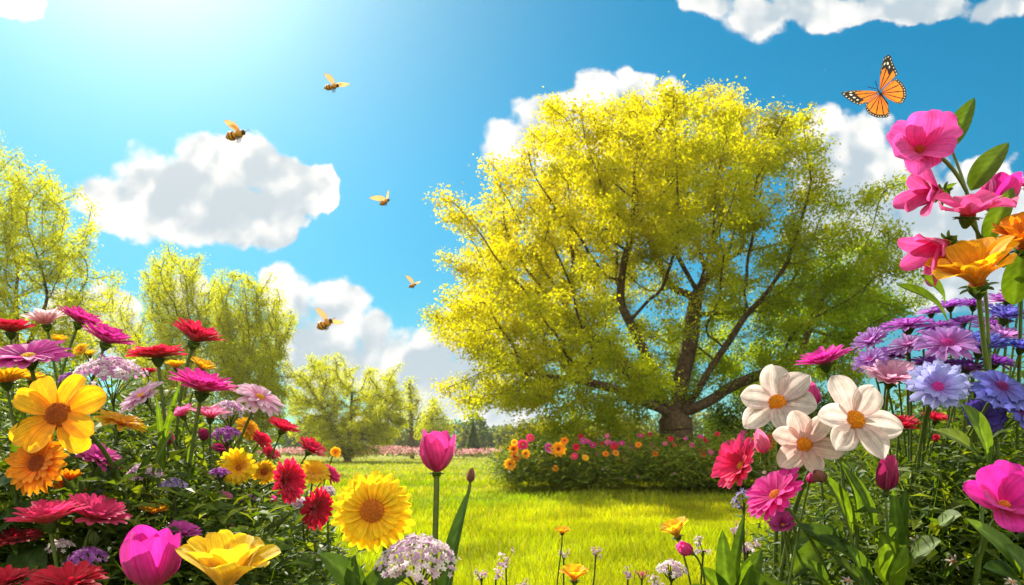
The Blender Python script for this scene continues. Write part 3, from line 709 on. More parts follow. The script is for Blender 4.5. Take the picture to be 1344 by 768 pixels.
def bloom(kind, pal, C, n, Rd, roll, parent, loc, name=None, lod=1.0):
    """petals, core and calyx of one flower head; returns the parts"""
    kd = KINDS[kind]; pl = [np.array(c) for c in PAL[pal]]
    Mx = frame(n, roll); ring = MB(); parts = []
    fine = kd.get('fine', False)
    opn = rng.normal() * (7 if kd['ring'] and not kd.get('sepal') else 2); hue = 1 + rng.normal(size=3) * (.012 if pal in ('white', 'blush') else .06); dn = int(rng.integers(-2, 4)) if kd['ring'] and not kd.get('sepal') and kind != 'star' else 0
    nu, nv = ((14, 9) if fine else (9, 5)) if lod >= 1 else (6, 3)
    for li, ly in enumerate(kd['layers']):
        m = ly['n'] + dn; off = ly.get('az', li * 0.5) * 2 * math.pi / m + rng.uniform(-.1, .1)
        for q in range(m):
            jit = rng.normal(size=4)
            kw = {x: ly[x] for x in ('cup', 'a', 'b', 'ruff', 'crease', 'notch', 'point', 'p') if x in ly}
            amp = 1.0 if not fine else 0.8
            V, Q, t, w = petal_grid(ly['L'] * (1 + .05 * jit[0]), ly['W'] * (1 + .07 * jit[1]), ly['a0'] + opn + 5 * amp * jit[2], ly['a1'] + opn * 1.4 + 7 * amp * jit[3], nu=nu, nv=nv, side=rng.normal() * 0.035, **kw)
            V = V + [ly['r0'], 0, ly.get('z', 0)]
            az = off + q * 2 * math.pi / m + rng.normal() * 0.25 / m
            c_, s2 = math.cos(az), math.sin(az)
            V = np.stack([V[:, 0] * c_ - V[:, 1] * s2, V[:, 0] * s2 + V[:, 1] * c_, V[:, 2]], 1)
            V = (V * Rd) @ Mx.T + C
            k = sm(0.05, 0.75, t)[:, None]
            col = pl[0] * (1 - k) + pl[1] * k
            col = col * (1 + (0.10 * np.cos(w * 7.5 + rng.uniform(-.6, .6))) * np.sin(np.pi * np.clip(t, 0, 1)))[:, None] * rng.uniform(0.86, 1.08) * hue
            if rng.uniform() < .3: col = col * (1 - rng.uniform(.1, .4) * sm(.8, 1, t) * (w > rng.uniform(-.8, .6)))[:, None]
            if kd['ring']: ring.add(V, Q, None, np.c_[col, (w + 1) / 2])
            else: parts.append(MB().add(V, Q, None, np.c_[col, (w + 1) / 2]).build('petal', M_petal, parent, loc))
    if kd['ring']: parts.append(ring.build('petal_ring', M_petal, parent, loc))
    if kd.get('core'):
        cr, dm = kd['core'], kd['dome']; nc = int(kd.get('ncore', 110) * (1 if lod >= 1 else .3))
        i_ = np.arange(nc); rr = np.sqrt((i_ + .5) / nc); th = i_ * 2.39996
        cm = MB()
        pr = np.linspace(0.001, 1, 9); lathe(cm, np.stack([cr * pr[::-1], dm * (1 - pr[::-1] ** 2.2) + .02], 1), Mx * 1.0, C, pl[3] * .7, 14)
        cm.V[-1] = (cm.V[-1] - C) * Rd + C
        px_, py_ = rr * np.cos(th) * cr, rr * np.sin(th) * cr; pz = dm * (1 - rr ** 2.2) + .02
        bs = cr * 1.5 / math.sqrt(nc); hgt = bs * 1.5
        k = rr[:, None] ** 1.5; cc = (pl[2] * (1 - k) + pl[3] * k) * rng.uniform(.65, 1.3, (nc, 1))
        tip = np.stack([px_ * 1.06, py_ * 1.06, pz + hgt], 1); ctr = np.stack([px_, py_, pz], 1)
        vs = [tip]
        for a in range(4): vs.append(ctr + np.array([math.cos(a * 1.571), math.sin(a * 1.571), 0]) * bs * 0.62)
        V = np.stack(vs, 1).reshape(-1, 3); i0 = i_ * 5
        T = np.concatenate([np.stack([i0, i0 + 1 + a, i0 + 1 + (a + 1) % 4], 1) for a in range(4)])
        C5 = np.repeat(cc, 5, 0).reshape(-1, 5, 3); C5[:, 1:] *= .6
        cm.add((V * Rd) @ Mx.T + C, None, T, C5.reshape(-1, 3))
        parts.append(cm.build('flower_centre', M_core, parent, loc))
    # calyx
    cx = MB(); f = kd.get('sepal', 0.0); q = 1.0 if not f else 1.4
    lathe(cx, (np.array([(.05, -.34), (.09, -.30), (.17, -.18), (.22, -.06), (.20, .01)]) * Rd * q), Mx, C, np.array([GREEN * .9] * 5), 10)
    for a in range(7 if not f else 5):
        V, Q, t, w = petal_grid(.30 if not f else f, .15 if not f else .55, 30 if not f else 45, -10 if not f else 96, p=.5, cup=.2, b=.7, nu=6, nv=3, point=1)
        V = V + [.12, 0, -.09 if not f else -.05]; az = a * 6.283 / (7 if not f else 5); c_, s2 = math.cos(az), math.sin(az)
        V = np.stack([V[:, 0] * c_ - V[:, 1] * s2, V[:, 0] * s2 + V[:, 1] * c_, V[:, 2]], 1)
        cx.add((V * Rd) @ Mx.T + C, Q, None, GREEN * rng.uniform(.8, 1.3))
    parts.append(cx.build('calyx', M_leaf, parent, loc))
    return parts


def big_leaf(parent, loc, p0, p1, width, bow=0.15, face=None, col=(.06, .11, .014), nu=12, nv=7, fold=.22, twist=0.0):
    """a lance-shaped leaf from p0 to p1; its upper side looks along face"""
    p0, p1 = np.asarray(p0, float), np.asarray(p1, float); d = p1 - p0; L = np.linalg.norm(d); d = d / L
    face = np.array([0.2, -0.7, 0.6]) if face is None else np.asarray(face, float)
    s_ = unit(np.cross(d, face)); nn = np.cross(s_, d)
    t = np.linspace(0, 1, nu); w = np.linspace(-1, 1, nv)
    pr = np.maximum(t, 1e-3) ** .55 * (1 - t) ** .75; pr /= pr.max(); pr[0] = .08; pr[-1] = .01
    cen = p0 + d * (t * L)[:, None] + nn * (bow * L * np.sin(np.pi * t))[:, None]
    tw = twist * (t - .3)
    sd = s_ * np.cos(tw)[:, None] + nn * np.sin(tw)[:, None]; nd = nn * np.cos(tw)[:, None] - s_ * np.sin(tw)[:, None]
    wave = .04 * np.sin(t[:, None] * 9 + w[None] * 2 + rng.uniform(0, 6))
    V = cen[:, None] + sd[:, None] * (w[None] * pr[:, None] * width / 2)[..., None] + nd[:, None] * ((np.abs(w[None]) * fold + wave) * pr[:, None] * width / 2)[..., None]
    i_, j_ = np.meshgrid(np.arange(nu - 1), np.arange(nv - 1), indexing='ij')
    Q = np.stack([i_ * nv + j_, (i_ + 1) * nv + j_, (i_ + 1) * nv + j_ + 1, i_ * nv + j_ + 1], -1).reshape(-1, 4)
    c = np.asarray(col) * rng.uniform(.85, 1.15)
    C = np.tile(c, (nu * nv, 1)).reshape(nu, nv, 3); C[:, nv // 2] = C[:, nv // 2] * 1.5 + .01
    C = C * (1 + .12 * np.sin(t[:, None] * 40 + np.abs(w[None]) * 8))[..., None]
    return MB().add(V.reshape(-1, 3), Q, None, C.reshape(-1, 3)).build('leaf', M_leaf, parent, loc)


def world_n(n): return unit(np.array([n[0], -n[1], n[2]]))


def flower(name, kind, px, py, wpx, D, n, pal, label, cat='flower', base=None, leaves=2, stemcol=None, group=None, roll=None, stem_r=None, lod=1.0, leafw=None):
    """one bloom on its own stem: photo column and row of the bloom, its width in photo pixels, depth and facing (right, to viewer, up)"""
    C = P(px, py, D); Rd = wpx / F * D / 2; n = world_n(n)
    if base is None:
        bx = C[0] - n[0] * C[2] * 0.35 + rng.normal() * .02; by = C[1] - n[1] * C[2] * 0.25 + rng.normal() * .02 + .03
        base = np.array([bx, by, 0.0])
    else: base = np.array([base[0], base[1], 0.0])
    root = thing(name, base, label, cat, group)
    q = 1.4 if KINDS[kind].get('sepal') else 1.0
    neck = C - n * Rd * .30 * q; h = neck[2]
    pts = bezier(base, base + np.array([0, 0, h * .55]) + rng.normal(size=3) * .012, neck - n * min(.35 * h, Rd * 3.2), neck + n * Rd * .1, 18)
    sr = stem_r or max(.0016, min(.0042, Rd * .055))
    st = MB(); sc = np.asarray(stemcol if stemcol is not None else (.075, .115, .022))
    tube(st, pts, np.linspace(sr * 1.25, sr, 18), sc, 7); st.build('stem', M_stem, root, base)
    bloom(kind, pal, C, n, Rd, rng.uniform(0, 6.28) if roll is None else roll, root, base, lod=lod)
    for k in range(leaves):
        a = pts[int(rng.uniform(2, 10))]; th = rng.uniform(0, 6.28)
        L = rng.uniform(.09, .17)
        tipp = a + np.array([math.cos(th) * L * .6, math.sin(th) * L * .6, L * rng.uniform(.35, .8)])
        big_leaf(root, base, a, tipp, L * rng.uniform(.2, .32), .12, col=np.array([.045, .085, .012]) * rng.uniform(.7, 1.3), nu=8, nv=5)
    if kind in ('bud', 'roundbud', 'tulip'): c2 = P(px, py, D) + n * Rd * 1.0
    HEADS.append((px, py, wpx * .55, D))
    return root, pts, base


def umbel(name, px, py, wpx, D, pal, label, cat='flower', n=None, dome=.5, nf=150, tilt=(0, .25, 1), base=None, fl=None, stemcol=(.06, .075, .02), branches=14, tuft=0):
    """flat cluster of tiny florets on forking stalks"""
    C = P(px, py, D); Rd = wpx / F * D / 2; nn = world_n(tilt); Mx = frame(nn, rng.uniform(0, 6))
    base = np.array([C[0] + rng.normal() * .02, C[1] + .03, 0]) if base is None else np.array([base[0], base[1], 0.0])
    root = thing(name, base, label, cat)
    fork = C - nn * Rd * 1.05
    st = MB(); pts = bezier(base, base + [0, 0, fork[2] * .5], fork - nn * fork[2] * .3, fork, 12)
    tube(st, pts, .0022, stemcol, 6)
    cl = [np.array([rng.uniform(-1, 1), rng.uniform(-1, 1), rng.uniform(-1.6, .5)]) for _ in range(tuft)]
    for k in range(branches):
        if tuft:
            e = C + Mx @ cl[k % tuft] * Rd; tube(st, bezier(fork - nn * Rd * 1.5, fork, e - nn * Rd * .6, e, 6), .0008, stemcol, 4); continue
        r_ = math.sqrt((k + .5) / branches) * .85; th = k * 2.4
        e = C + Mx @ np.array([r_ * math.cos(th), r_ * math.sin(th), dome * (1 - r_ ** 2) - .12]) * Rd
        tube(st, bezier(fork, fork + nn * Rd * .5, e - nn * Rd * .4, e, 6), .0011, stemcol, 4)
    st.build('stem', M_stem, root, base)
    fm = MB(); cs = [np.array(c) for c in pal]
    i_ = np.arange(nf); rr = np.sqrt((i_ + .5) / nf) * (1 + .08 * rng.normal(size=nf)); th = i_ * 2.39996 + rng.normal(size=nf) * .3
    fr = fl or Rd * 1.9 / math.sqrt(nf)
    for k in range(nf):
        loc_ = np.array([rr[k] * math.cos(th[k]), rr[k] * math.sin(th[k]), dome * (1 - rr[k] ** 2) + rng.normal() * .05])
        if tuft: loc_ = cl[k % tuft] + rng.normal(size=3) * .26
        c = C + Mx @ loc_ * Rd
        fn = unit(Mx @ np.array([loc_[0] * 1.1, loc_[1] * 1.1, .8]) + rng.normal(size=3) * .25); Fx = frame(fn, rng.uniform(0, 6))
        col = cs[rng.integers(len(cs))] * rng.uniform(.8, 1.15)
        # five petals as kites round a middle
        vs = [np.array([0, 0, -.15])]
        for a in range(10):
            ra = 1.0 if a % 2 == 0 else .5; t_ = a * .6283
            vs.append(np.array([ra * math.cos(t_), ra * math.sin(t_), .22 if a % 2 == 0 else .05]))
        V = (np.array(vs) * fr) @ Fx.T + c
        T = [(0, 1 + a, 1 + (a + 1) % 10) for a in range(10)]
        cc = np.tile(col, (11, 1)); cc[0] = col * .6
        fm.add(V, None, T, cc)
    fm.build('floret_cluster', M_petal, root, base, smooth=False)
    HEADS.append((px, py, wpx * .45, D))
    return root


UP = (0, .12, 1)
# ---- left bed: name, kind, px, py, width, depth, facing, palette, label
LEFT = [
    ('daisy', 'gerbera', 14, 436, 54, 1.65, (.05, .15, 1), 'red', 'red daisy cut by the left edge, just above the large orchid purple daisy'),
    ('daisy', 'cupdaisy', 61, 426, 52, 1.75, (-.05, .22, 1), 'palepink', 'pale pink daisy seen side on at the top of the left bed'),
    ('daisy', 'gerbera', 104, 424, 54, 1.65, (.45, .10, .9), 'magenta', 'magenta daisy tipped to the right, topmost in the left bed'),
    ('daisy', 'gerbera', 139, 450, 62, 1.45, (.42, .12, .9), 'magenta', 'magenta daisy tipped right, below and right of the topmost magenta daisy'),
    ('daisy', 'daisy', 38, 470, 92, 1.08, (.05, .42, .9), 'orchid', 'large orchid purple daisy with yellow centre near the left edge'),
    ('daisy', 'cupdaisy', 8, 502, 62, 1.12, (-.1, .1, 1), 'yellow', 'yellow cupped daisy cut by the left edge under the orchid purple daisy'),
    ('daisy', 'cupdaisy', 41, 500, 40, 1.2, (.3, .1, 1), 'yellow', 'small yellow cupped daisy between the orchid purple daisy and the broad amber flower'),
    ('sunflower', 'eight', 77, 545, 112, .98, (.02, .97, .22), 'amber', 'big amber flower with eight broad petals and a dark brown centre'),
    ('daisy', 'fullsun', 50, 609, 76, .97, (-.1, .93, .3), 'orange', 'orange daisy partly hidden below the big amber flower'),
    ('daisy', 'cupdaisy', 88, 634, 42, 1.18, (.7, .6, -.1), 'orange', 'orange daisy turned right, below the big amber flower, above the coral red pair'),
    ('daisy', 'cupdaisy', 158, 556, 56, 1.3, (.35, .12, .95), 'yellow', 'yellow daisy seen side on, right of the big amber flower'),
    ('daisy', 'gerbera', 207, 470, 68, 1.35, (-.05, .12, 1), 'red', 'red daisy with long upright petals standing level, over the white and pink daisy'),
    ('daisy', 'gerbera', 255, 448, 66, 1.5, (.38, .12, .92), 'red', 'red daisy tipped right, highest red bloom of the left bed'),
    ('daisy', 'daisy', 186, 521, 60, 1.25, (-.42, .5, .75), 'palepink', 'white and pink daisy with yellow centre tilted to the left'),
    ('daisy', 'gerbera', 194, 490, 26, 1.7, (0, .2, 1), 'darkred', 'small dark red daisy half hidden under the level red daisy'),
    ('daisy', 'cupdaisy', 231, 483, 28, 1.75, (0, .15, 1), 'yellow', 'small yellow daisy to the right of the level red daisy'),
    ('daisy', 'cupdaisy', 264, 484, 38, 1.65, (.4, .12, .9), 'yellow', 'small yellow daisy just under the highest red daisy'),
    ('daisy', 'gerbera', 265, 514, 80, 1.2, (.25, .15, .95), 'magenta', 'large magenta daisy seen side on in the middle of the left bed'),
    ('daisy', 'daisy', 341, 522, 62, 1.35, (.55, .35, .75), 'palepink', 'pale pink daisy with orange centre tipped right, at the right shoulder of the left bed'),
    ('daisy', 'cupdaisy', 240, 546, 36, 1.4, (-.3, .3, .9), 'pink', 'pink daisy tilted left, below left of the large magenta daisy'),
    ('daisy', 'cupdaisy', 276, 548, 46, 1.38, (.1, .15, 1), 'pink', 'pink daisy directly behind and under the large magenta daisy'),
    ('daisy', 'gerbera', 370, 565, 42, 1.55, (.42, .15, .9), 'red', 'red daisy tipped right, below the pale pink daisy with orange centre'),
    ('daisy', 'gerbera', 406, 592, 42, 1.5, (.6, .2, .75), 'red', 'red daisy steeply tipped right, rightmost at the top of the bed slope'),
    ('daisy', 'cupdaisy', 325, 563, 34, 1.6, (.7, .3, .6), 'yellow', 'yellow daisy turned right, beside the violet floret cluster'),
    ('daisy', 'cupdaisy', 342, 580, 26, 1.6, (.6, .4, .5), 'red', 'small red daisy right of the yellow daisy by the violet cluster'),
    ('daisy', 'daisy', 314, 614, 50, 1.35, (.05, .95, .25), 'sun', 'golden daisy facing the viewer on the right slope of the left bed'),
    ('daisy', 'fullsun', 347, 620, 30, 1.42, (.1, .95, .2), 'amber', 'small round golden daisy between the golden daisy and the red daisy seen edge on'),
    ('daisy', 'gerbera', 372, 632, 58, 1.3, (.86, .42, .1), 'red', 'red daisy seen nearly edge on, facing right, above the lawn'),
    ('daisy', 'gerbera', 413, 667, 52, 1.28, (.88, .42, -.08), 'darkred', 'deep red daisy seen edge on, lowest and nearest the large sunflower'),
    ('daisy', 'cupdaisy', 412, 622, 38, 1.45, (.3, .6, .6), 'lemon', 'bright yellow daisy at the right end of the left bed'),
    ('daisy', 'gerbera', 431, 625, 30, 1.55, (.75, .3, .5), 'hotpink', 'coral pink daisy at the far right tip of the left bed'),
    ('daisy', 'gerbera', 354, 598, 26, 1.6, (.5, .3, .7), 'red', 'small red daisy above the small round golden daisy'),
    ('daisy', 'gerbera', 290, 592, 24, 1.55, (.2, .4, .8), 'wine', 'small wine red bloom above the golden daisy facing the viewer'),
    ('daisy', 'daisy', 107, 460, 20, 1.9, (-.1, .8, .5), 'sun', 'tiny yellow daisy with orange centre below the topmost magenta daisy'),
    ('daisy', 'cupdaisy', 78, 448, 22, 1.9, (.2, .3, .9), 'yellow', 'tiny yellow daisy under the pale pink side on daisy'),
    ('daisy', 'cupdaisy', 118, 467, 20, 1.95, (0, .3, .9), 'lemon', 'tiny lemon daisy under the tiny orange centred one'),
    ('daisy', 'gerbera', 128, 604, 56, 1.12, (.45, .2, .85), 'orchid', 'purple pink daisy tipped right in the shade under the big amber flower'),
    ('daisy', 'gerbera', 64, 686, 84, .95, (-.08, .15, 1), 'hotpink', 'coral red daisy standing level, left of a pair low in the left bed'),
    ('daisy', 'gerbera', 124, 682, 78, 1.0, (.42, .15, .9), 'hotpink', 'coral red daisy tipped right, right of a pair low in the left bed'),
    ('daisy', 'gerbera', 20, 712, 62, 1.0, (0, .15, 1), 'darkred', 'dark red daisy in the low left corner'),
    ('daisy', 'gerbera', 8, 768, 64, .9, (0, .2, 1), 'darkred', 'dark red daisy cut by the bottom left corner'),
    ('daisy', 'gerbera', 88, 772, 90, .88, (.05, .25, 1), 'darkred', 'wide dark red daisy cut by the bottom edge, left of the magenta tulip'),
    ('daisy', 'cupdaisy', 202, 674, 36, 1.15, (.1, .15, 1), 'yellow', 'small yellow daisy alone above the magenta tulip'),
    ('daisy', 'gerbera', 240, 702, 42, 1.05, (.35, .2, .9), 'orchid', 'mauve daisy of thin petals above the wide yellow bowl flower'),
    ('tulip', 'tulip', 198, 772, 80, .82, (.08, .1, 1), 'fuchsia', 'magenta tulip cut by the bottom edge beside the wide yellow bowl flower'),
    ('bowl_flower', 'bowl', 296, 772, 132, .78, (.1, .14, 1), 'lemon', 'wide bright yellow bowl flower at the bottom edge of the left bed'),
    ('flower_bud', 'roundbud', 222, 584, 16, 1.3, (0, .1, 1), 'rose', 'small coral bud in the grassy leaves below the white and pink daisy'),
    ('flower_bud', 'roundbud', 267, 579, 15, 1.35, (.1, .1, 1), 'wine', 'small wine red bud under the large magenta daisy'),
    ('flower_bud', 'roundbud', 359, 660, 9, 1.3, (.1, .1, 1), 'rose', 'tiny red bud left of the deep red edge on daisy'),
    ('flower_bud', 'roundbud', 124, 716, 16, 1.0, (0, .1, 1), 'greenbud', 'fuzzy green bud below the coral red pair'),
    ('flower_bud', 'roundbud', 304, 697, 9, 1.25, (0, .1, 1), 'red', 'tiny red bud low above the wide yellow bowl flower'),
    ('daisy', 'cupdaisy', 296, 652, 18, 1.3, (.5, .2, .8), 'pink', 'small pink drooping bloom below the violet spike cluster'),
    ('daisy', 'daisy', 440, 594, 14, 1.9, (.5, .8, .2), 'lemon', 'tiny lone yellow flower right of the red daisy slope'),
]
for (nm, kd, px, py, wp, D, n, pl, lb) in LEFT:
    wp *= 1.08
    cat = {'daisy': 'daisy', 'sunflower': 'sunflower', 'tulip': 'tulip', 'bowl_flower': 'flower', 'flower_bud': 'flower bud'}[nm]
    flower(nm, kd, px, py, wp, D, n, pl, lb, cat, group='daisies in the left flower bed' if nm == 'daisy' else None, leaves=2 if D < 1.3 else 1)
VP = [(.72, .52, .66), (.62, .30, .56), (.80, .70, .76)]; VV = [(.42, .10, .52), (.55, .22, .62), (.36, .08, .42)]; VL = [(.38, .30, .62), (.55, .48, .74), (.32, .22, .52)]; VW = [(.80, .70, .74), (.84, .80, .80), (.66, .44, .62)]
for (px, py, wp, D, pal, lb, nf) in [
    (143, 492, 84, 1.45, VP, 'broad pink and white floret cluster behind the big amber flower', 240),
    (92, 497, 26, 1.5, VV, 'small violet floret cluster left of the broad pink and white cluster', 60),
    (299, 541, 52, 1.5, VP, 'pink white floret cluster right of the large magenta daisy', 150),
    (296, 572, 38, 1.42, VV, 'violet floret cluster under the pink white cluster', 110),
    (288, 622, 26, 1.3, VV, 'small violet spike cluster left of the golden daisy', 70),
    (190, 622, 44, 1.15, VP, 'pink lilac floret cluster in the shade, left of two', 110),
    (226, 638, 34, 1.15, VL, 'blue lilac floret cluster in the shade, right of two', 90),
    (128, 652, 30, 1.2, VL, 'dim lilac floret cluster above the coral red pair', 70),
    (113, 733, 46, .95, VV, 'deep violet floret cluster below the coral red pair', 120),
    (78, 718, 30, .98, VW, 'white lilac floret cluster below the level coral red daisy', 60),
    (326, 655, 18, 1.35, VV, 'tiny violet cluster left of the tiny red bud', 40),
    (396, 662, 26, 1.42, VP, 'pink floret tuft beside the deep red edge on daisy', 60),
    (428, 646, 26, 1.6, VP, 'pink white floret tuft below the coral pink daisy', 60)]:
    umbel('floret_cluster_plant', px, py, wp, D, pal, lb, 'flower cluster', nf=nf)

# ---- middle
r0, pts, bs = flower('sunflower', 'fullsun', 489, 671, 108, .92, (-.02, .98, .16), 'sun', 'large golden sunflower with many petals facing the viewer before the lawn', 'sunflower', leaves=0, stem_r=.0045, base=(P(481, 768, .92)[0], .95))
for (a, b_, wd, fc) in [((478, 790), (418, 726), .045, (.5, -.6, .5)), ((476, 800), (466, 728), .030, (-.3, -.9, .2)), ((484, 800), (512, 738), .034, (-.5, -.8, .2)), ((486, 790), (540, 752), .03, (-.3, -.7, .5))]:
    big_leaf(r0, bs, P(*a, .93), P(*b_, .88), wd, .1, fc, (.04, .085, .02))
r1, pts, bs = flower('tulip', 'tulip', 573, 620, 58, 1.0, (.02, .08, 1), 'tulip', 'pink tulip standing upright on a tall stem over the lawn', 'tulip', leaves=0, stem_r=.0042, base=(P(570, 768, 1.0)[0], 1.0))
r2, pts, bs = flower('tulip_bud', 'bud', 617, 634, 13, 1.0, (.12, 0, 1), 'brown', 'closed brownish tulip bud beside the open pink tulip', 'flower bud', leaves=0, stem_r=.0026, base=(P(580, 800, 1.0)[0], 1.02))
big_leaf(r2, bs, P(572, 830, 1.0), P(617, 640, .99), .036, .02, (-.8, -.6, .1), (.04, .09, .022), nu=16)
umbel('floret_cluster_plant', 548, 737, 104, .85, VW + [(.62, .42, .62), (.78, .62, .74)], 'broad pale lilac floret cluster between sunflower and tulip', 'flower cluster', nf=330, dome=.55)
flower('daisy', 'cupdaisy', 738, 700, 24, 1.6, (0, .2, 1), 'sun', 'small golden daisy on a thin stalk in the middle of the lawn', 'daisy', group='daisies on the lawn', leaves=1)
flower('daisy', 'bowl', 754, 762, 42, 1.2, (0, .2, 1), 'sun', 'golden daisy at the bottom edge below the small stalked one', 'daisy', group='daisies on the lawn', leaves=1)
flower('daisy', 'bowl', 889, 704, 46, 1.25, (-.35, .15, .9), 'lemon', 'bright yellow daisy tipped left at the right of the lawn', 'daisy', group='daisies on the lawn', leaves=1, base=(P(935, 900, 1.25)[0], 1.3))
flower('flower_bud', 'roundbud', 908, 726, 22, 1.15, (-.75, .25, .5), 'rose', 'pink red bud leaning left under the bright yellow daisy', 'flower bud', leaves=1, base=(P(960, 900, 1.15)[0], 1.2))
umbel('floret_cluster_plant', 882, 748, 40, 1.2, VW, 'small white floret cluster low beside the leaning pink red bud', 'flower cluster', nf=90)
for (px, py, wp, D, pal, lb) in [
    (664, 727, 18, 1.7, VP, 'little pink floret tuft on the lawn, highest left of the golden daisies'),
    (651, 748, 15, 1.6, VP, 'little pink floret tuft on the lawn under the highest one'),
    (632, 752, 14, 1.5, VP, 'little pink floret tuft nearest the tulip stem'),
    (686, 762, 14, 1.4, VP, 'little pink floret tuft at the bottom edge left of the golden daisy'),
    (782, 721, 13, 1.9, VP, 'little pink floret tuft right of the small stalked golden daisy'),
    (825, 745, 13, 1.6, VP, 'little pink floret tuft between golden daisy and white cluster'),
    (843, 753, 12, 1.5, [(.72, .06, .25), (.6, .04, .2)], 'little crimson floret tuft left of the small white cluster'),
    (740, 727, 12, 1.7, VP, 'little pink floret tuft directly below the small stalked golden daisy'),
    (866, 764, 22, 1.15, VW, 'white floret cluster cut by the bottom edge'),
    (924, 712, 22, 1.6, VW, 'flat white floret cluster right of the yellow daisy'),
    (965, 694, 16, 1.6, VP, 'pink floret tuft above the broad leaf rosette'),
    (982, 712, 20, 1.35, VP, 'pink floret tuft left of the folded magenta daisy'),
    (978, 648, 24, 1.3, VL, 'lilac floret cluster under the coral pink daisy'),
    (973, 690, 12, 1.7, [(.5, .04, .3)], 'tiny magenta floret tuft over the leaf rosette')]:
    umbel('floret_cluster_plant', px, py, wp, D, pal, lb, 'flower cluster', nf=44, branches=5, tuft=5)

# ---- right bed
RIGHT = [
    ('anemone', 'anemone', 1020, 529, 100, 1.05, (-.35, .80, .45), 'white', 'white flower with orange centre, leftmost of the three white ones', 'flower'),
    ('anemone', 'anemone', 1055, 584, 88, .98, (-.1, .88, .3), 'blush', 'smaller blush white flower, lowest of the three white ones', 'flower'),
    ('anemone', 'anemone', 1121, 552, 116, .92, (.08, .93, .3), 'white', 'largest white flower with orange centre, rightmost of the three white ones', 'flower'),
    ('daisy', 'gerbera', 1083, 478, 70, 1.15, (-.3, .15, .95), 'magenta', 'magenta pink daisy above the white flowers', 'daisy'),
    ('flower_bud', 'bud', 1068, 535, 22, 1.1, (-.2, .1, 1), 'rose', 'dark pink pointed bud between the white flowers', 'flower bud'),
    ('daisy', 'cupdaisy', 974, 612, 78, 1.08, (-.82, .45, .30), 'hotpink', 'coral pink daisy facing left, leftmost in the right bed', 'daisy'),
    ('flower_bud', 'bud', 1006, 596, 20, 1.0, (-.4, 0, .9), 'pink', 'pink bud in green sepals beside the coral pink daisy', 'flower bud'),
    ('daisy', 'daisy', 1018, 650, 84, .96, (-.72, .30, .62), 'fuchsia', 'magenta daisy with yellow centre tipped left under the white flowers', 'daisy'),
    ('daisy', 'cupdaisy', 1028, 690, 40, 1.0, (-.4, .5, .5), 'orchid', 'folded purple pink daisy under the tipped magenta daisy', 'daisy'),
    ('flower_bud', 'roundbud', 1084, 632, 20, .95, (-.7, .1, .6), 'brown', 'brownish bud pointing left under the lowest white flower', 'flower bud'),
    ('flower_bud', 'roundbud', 1062, 635, 14, .98, (.2, .1, .9), 'rose', 'small pink bud under the lowest white flower', 'flower bud'),
    ('tulip', 'bud', 1163, 646, 30, .9, (0, .05, 1), 'wine', 'closed dark magenta tulip below the largest white flower', 'tulip'),
    ('cosmos', 'cosmos', 1316, 666, 112, .84, (-.15, .75, .66), 'fuchsia', 'big open magenta cosmos with orange centre at the lower right edge', 'flower'),
    ('daisy', 'cupdaisy', 1168, 500, 72, 1.12, (-.15, .55, .8), 'palepink', 'pale pink daisy with yellow centre between white flower and asters', 'daisy'),
    ('daisy', 'gerbera', 1180, 562, 52, 1.12, (-.1, .3, .9), 'red', 'red daisy half hidden to the right of the largest white flower', 'daisy'),
    ('daisy', 'gerbera', 1228, 552, 38, 1.2, (.1, .3, .9), 'red', 'smaller red daisy under the pale blue aster', 'daisy'),
    ('flower_bud', 'roundbud', 1226, 580, 10, 1.15, (.3, .1, .9), 'red', 'tiny red bud below the smaller red daisy', 'flower bud'),
    ('daisy', 'bowl', 1283, 374, 116, .97, (-.36, .40, .82), 'amber', 'orange flower of layered petals over the purple asters', 'flower'),
    ('daisy', 'bowl', 1342, 326, 84, 1.0, (-.35, .5, .75), 'orange', 'orange flower cut by the right edge beside the pink spray', 'flower'),
    ('star_flower', 'star', 1205, 712, 24, 1.0, (0, .9, .4), 'white', 'small white star flower in the low leaves, left of two', 'flower'),
    ('star_flower', 'star', 1251, 737, 24, .98, (.1, .9, .4), 'white', 'small white star flower in the low leaves, right of two', 'flower'),
    ('star_flower', 'star', 1113, 762, 18, .95, (0, .6, .7), 'white', 'small white star flower at the bottom edge below the closed tulip', 'flower'),
    ('star_flower', 'star', 1328, 764, 20, .9, (0, .6, .7), 'white', 'small white star flower in the bottom right corner', 'flower'),
]
for (nm, kd, px, py, wp, D, n, pl, lb, cat) in RIGHT:
    if nm == 'daisy' and kd == 'bowl': nm = 'layered_flower'
    flower(nm, kd, px, py, wp, D, n, pl, lb, cat, leaves=2)
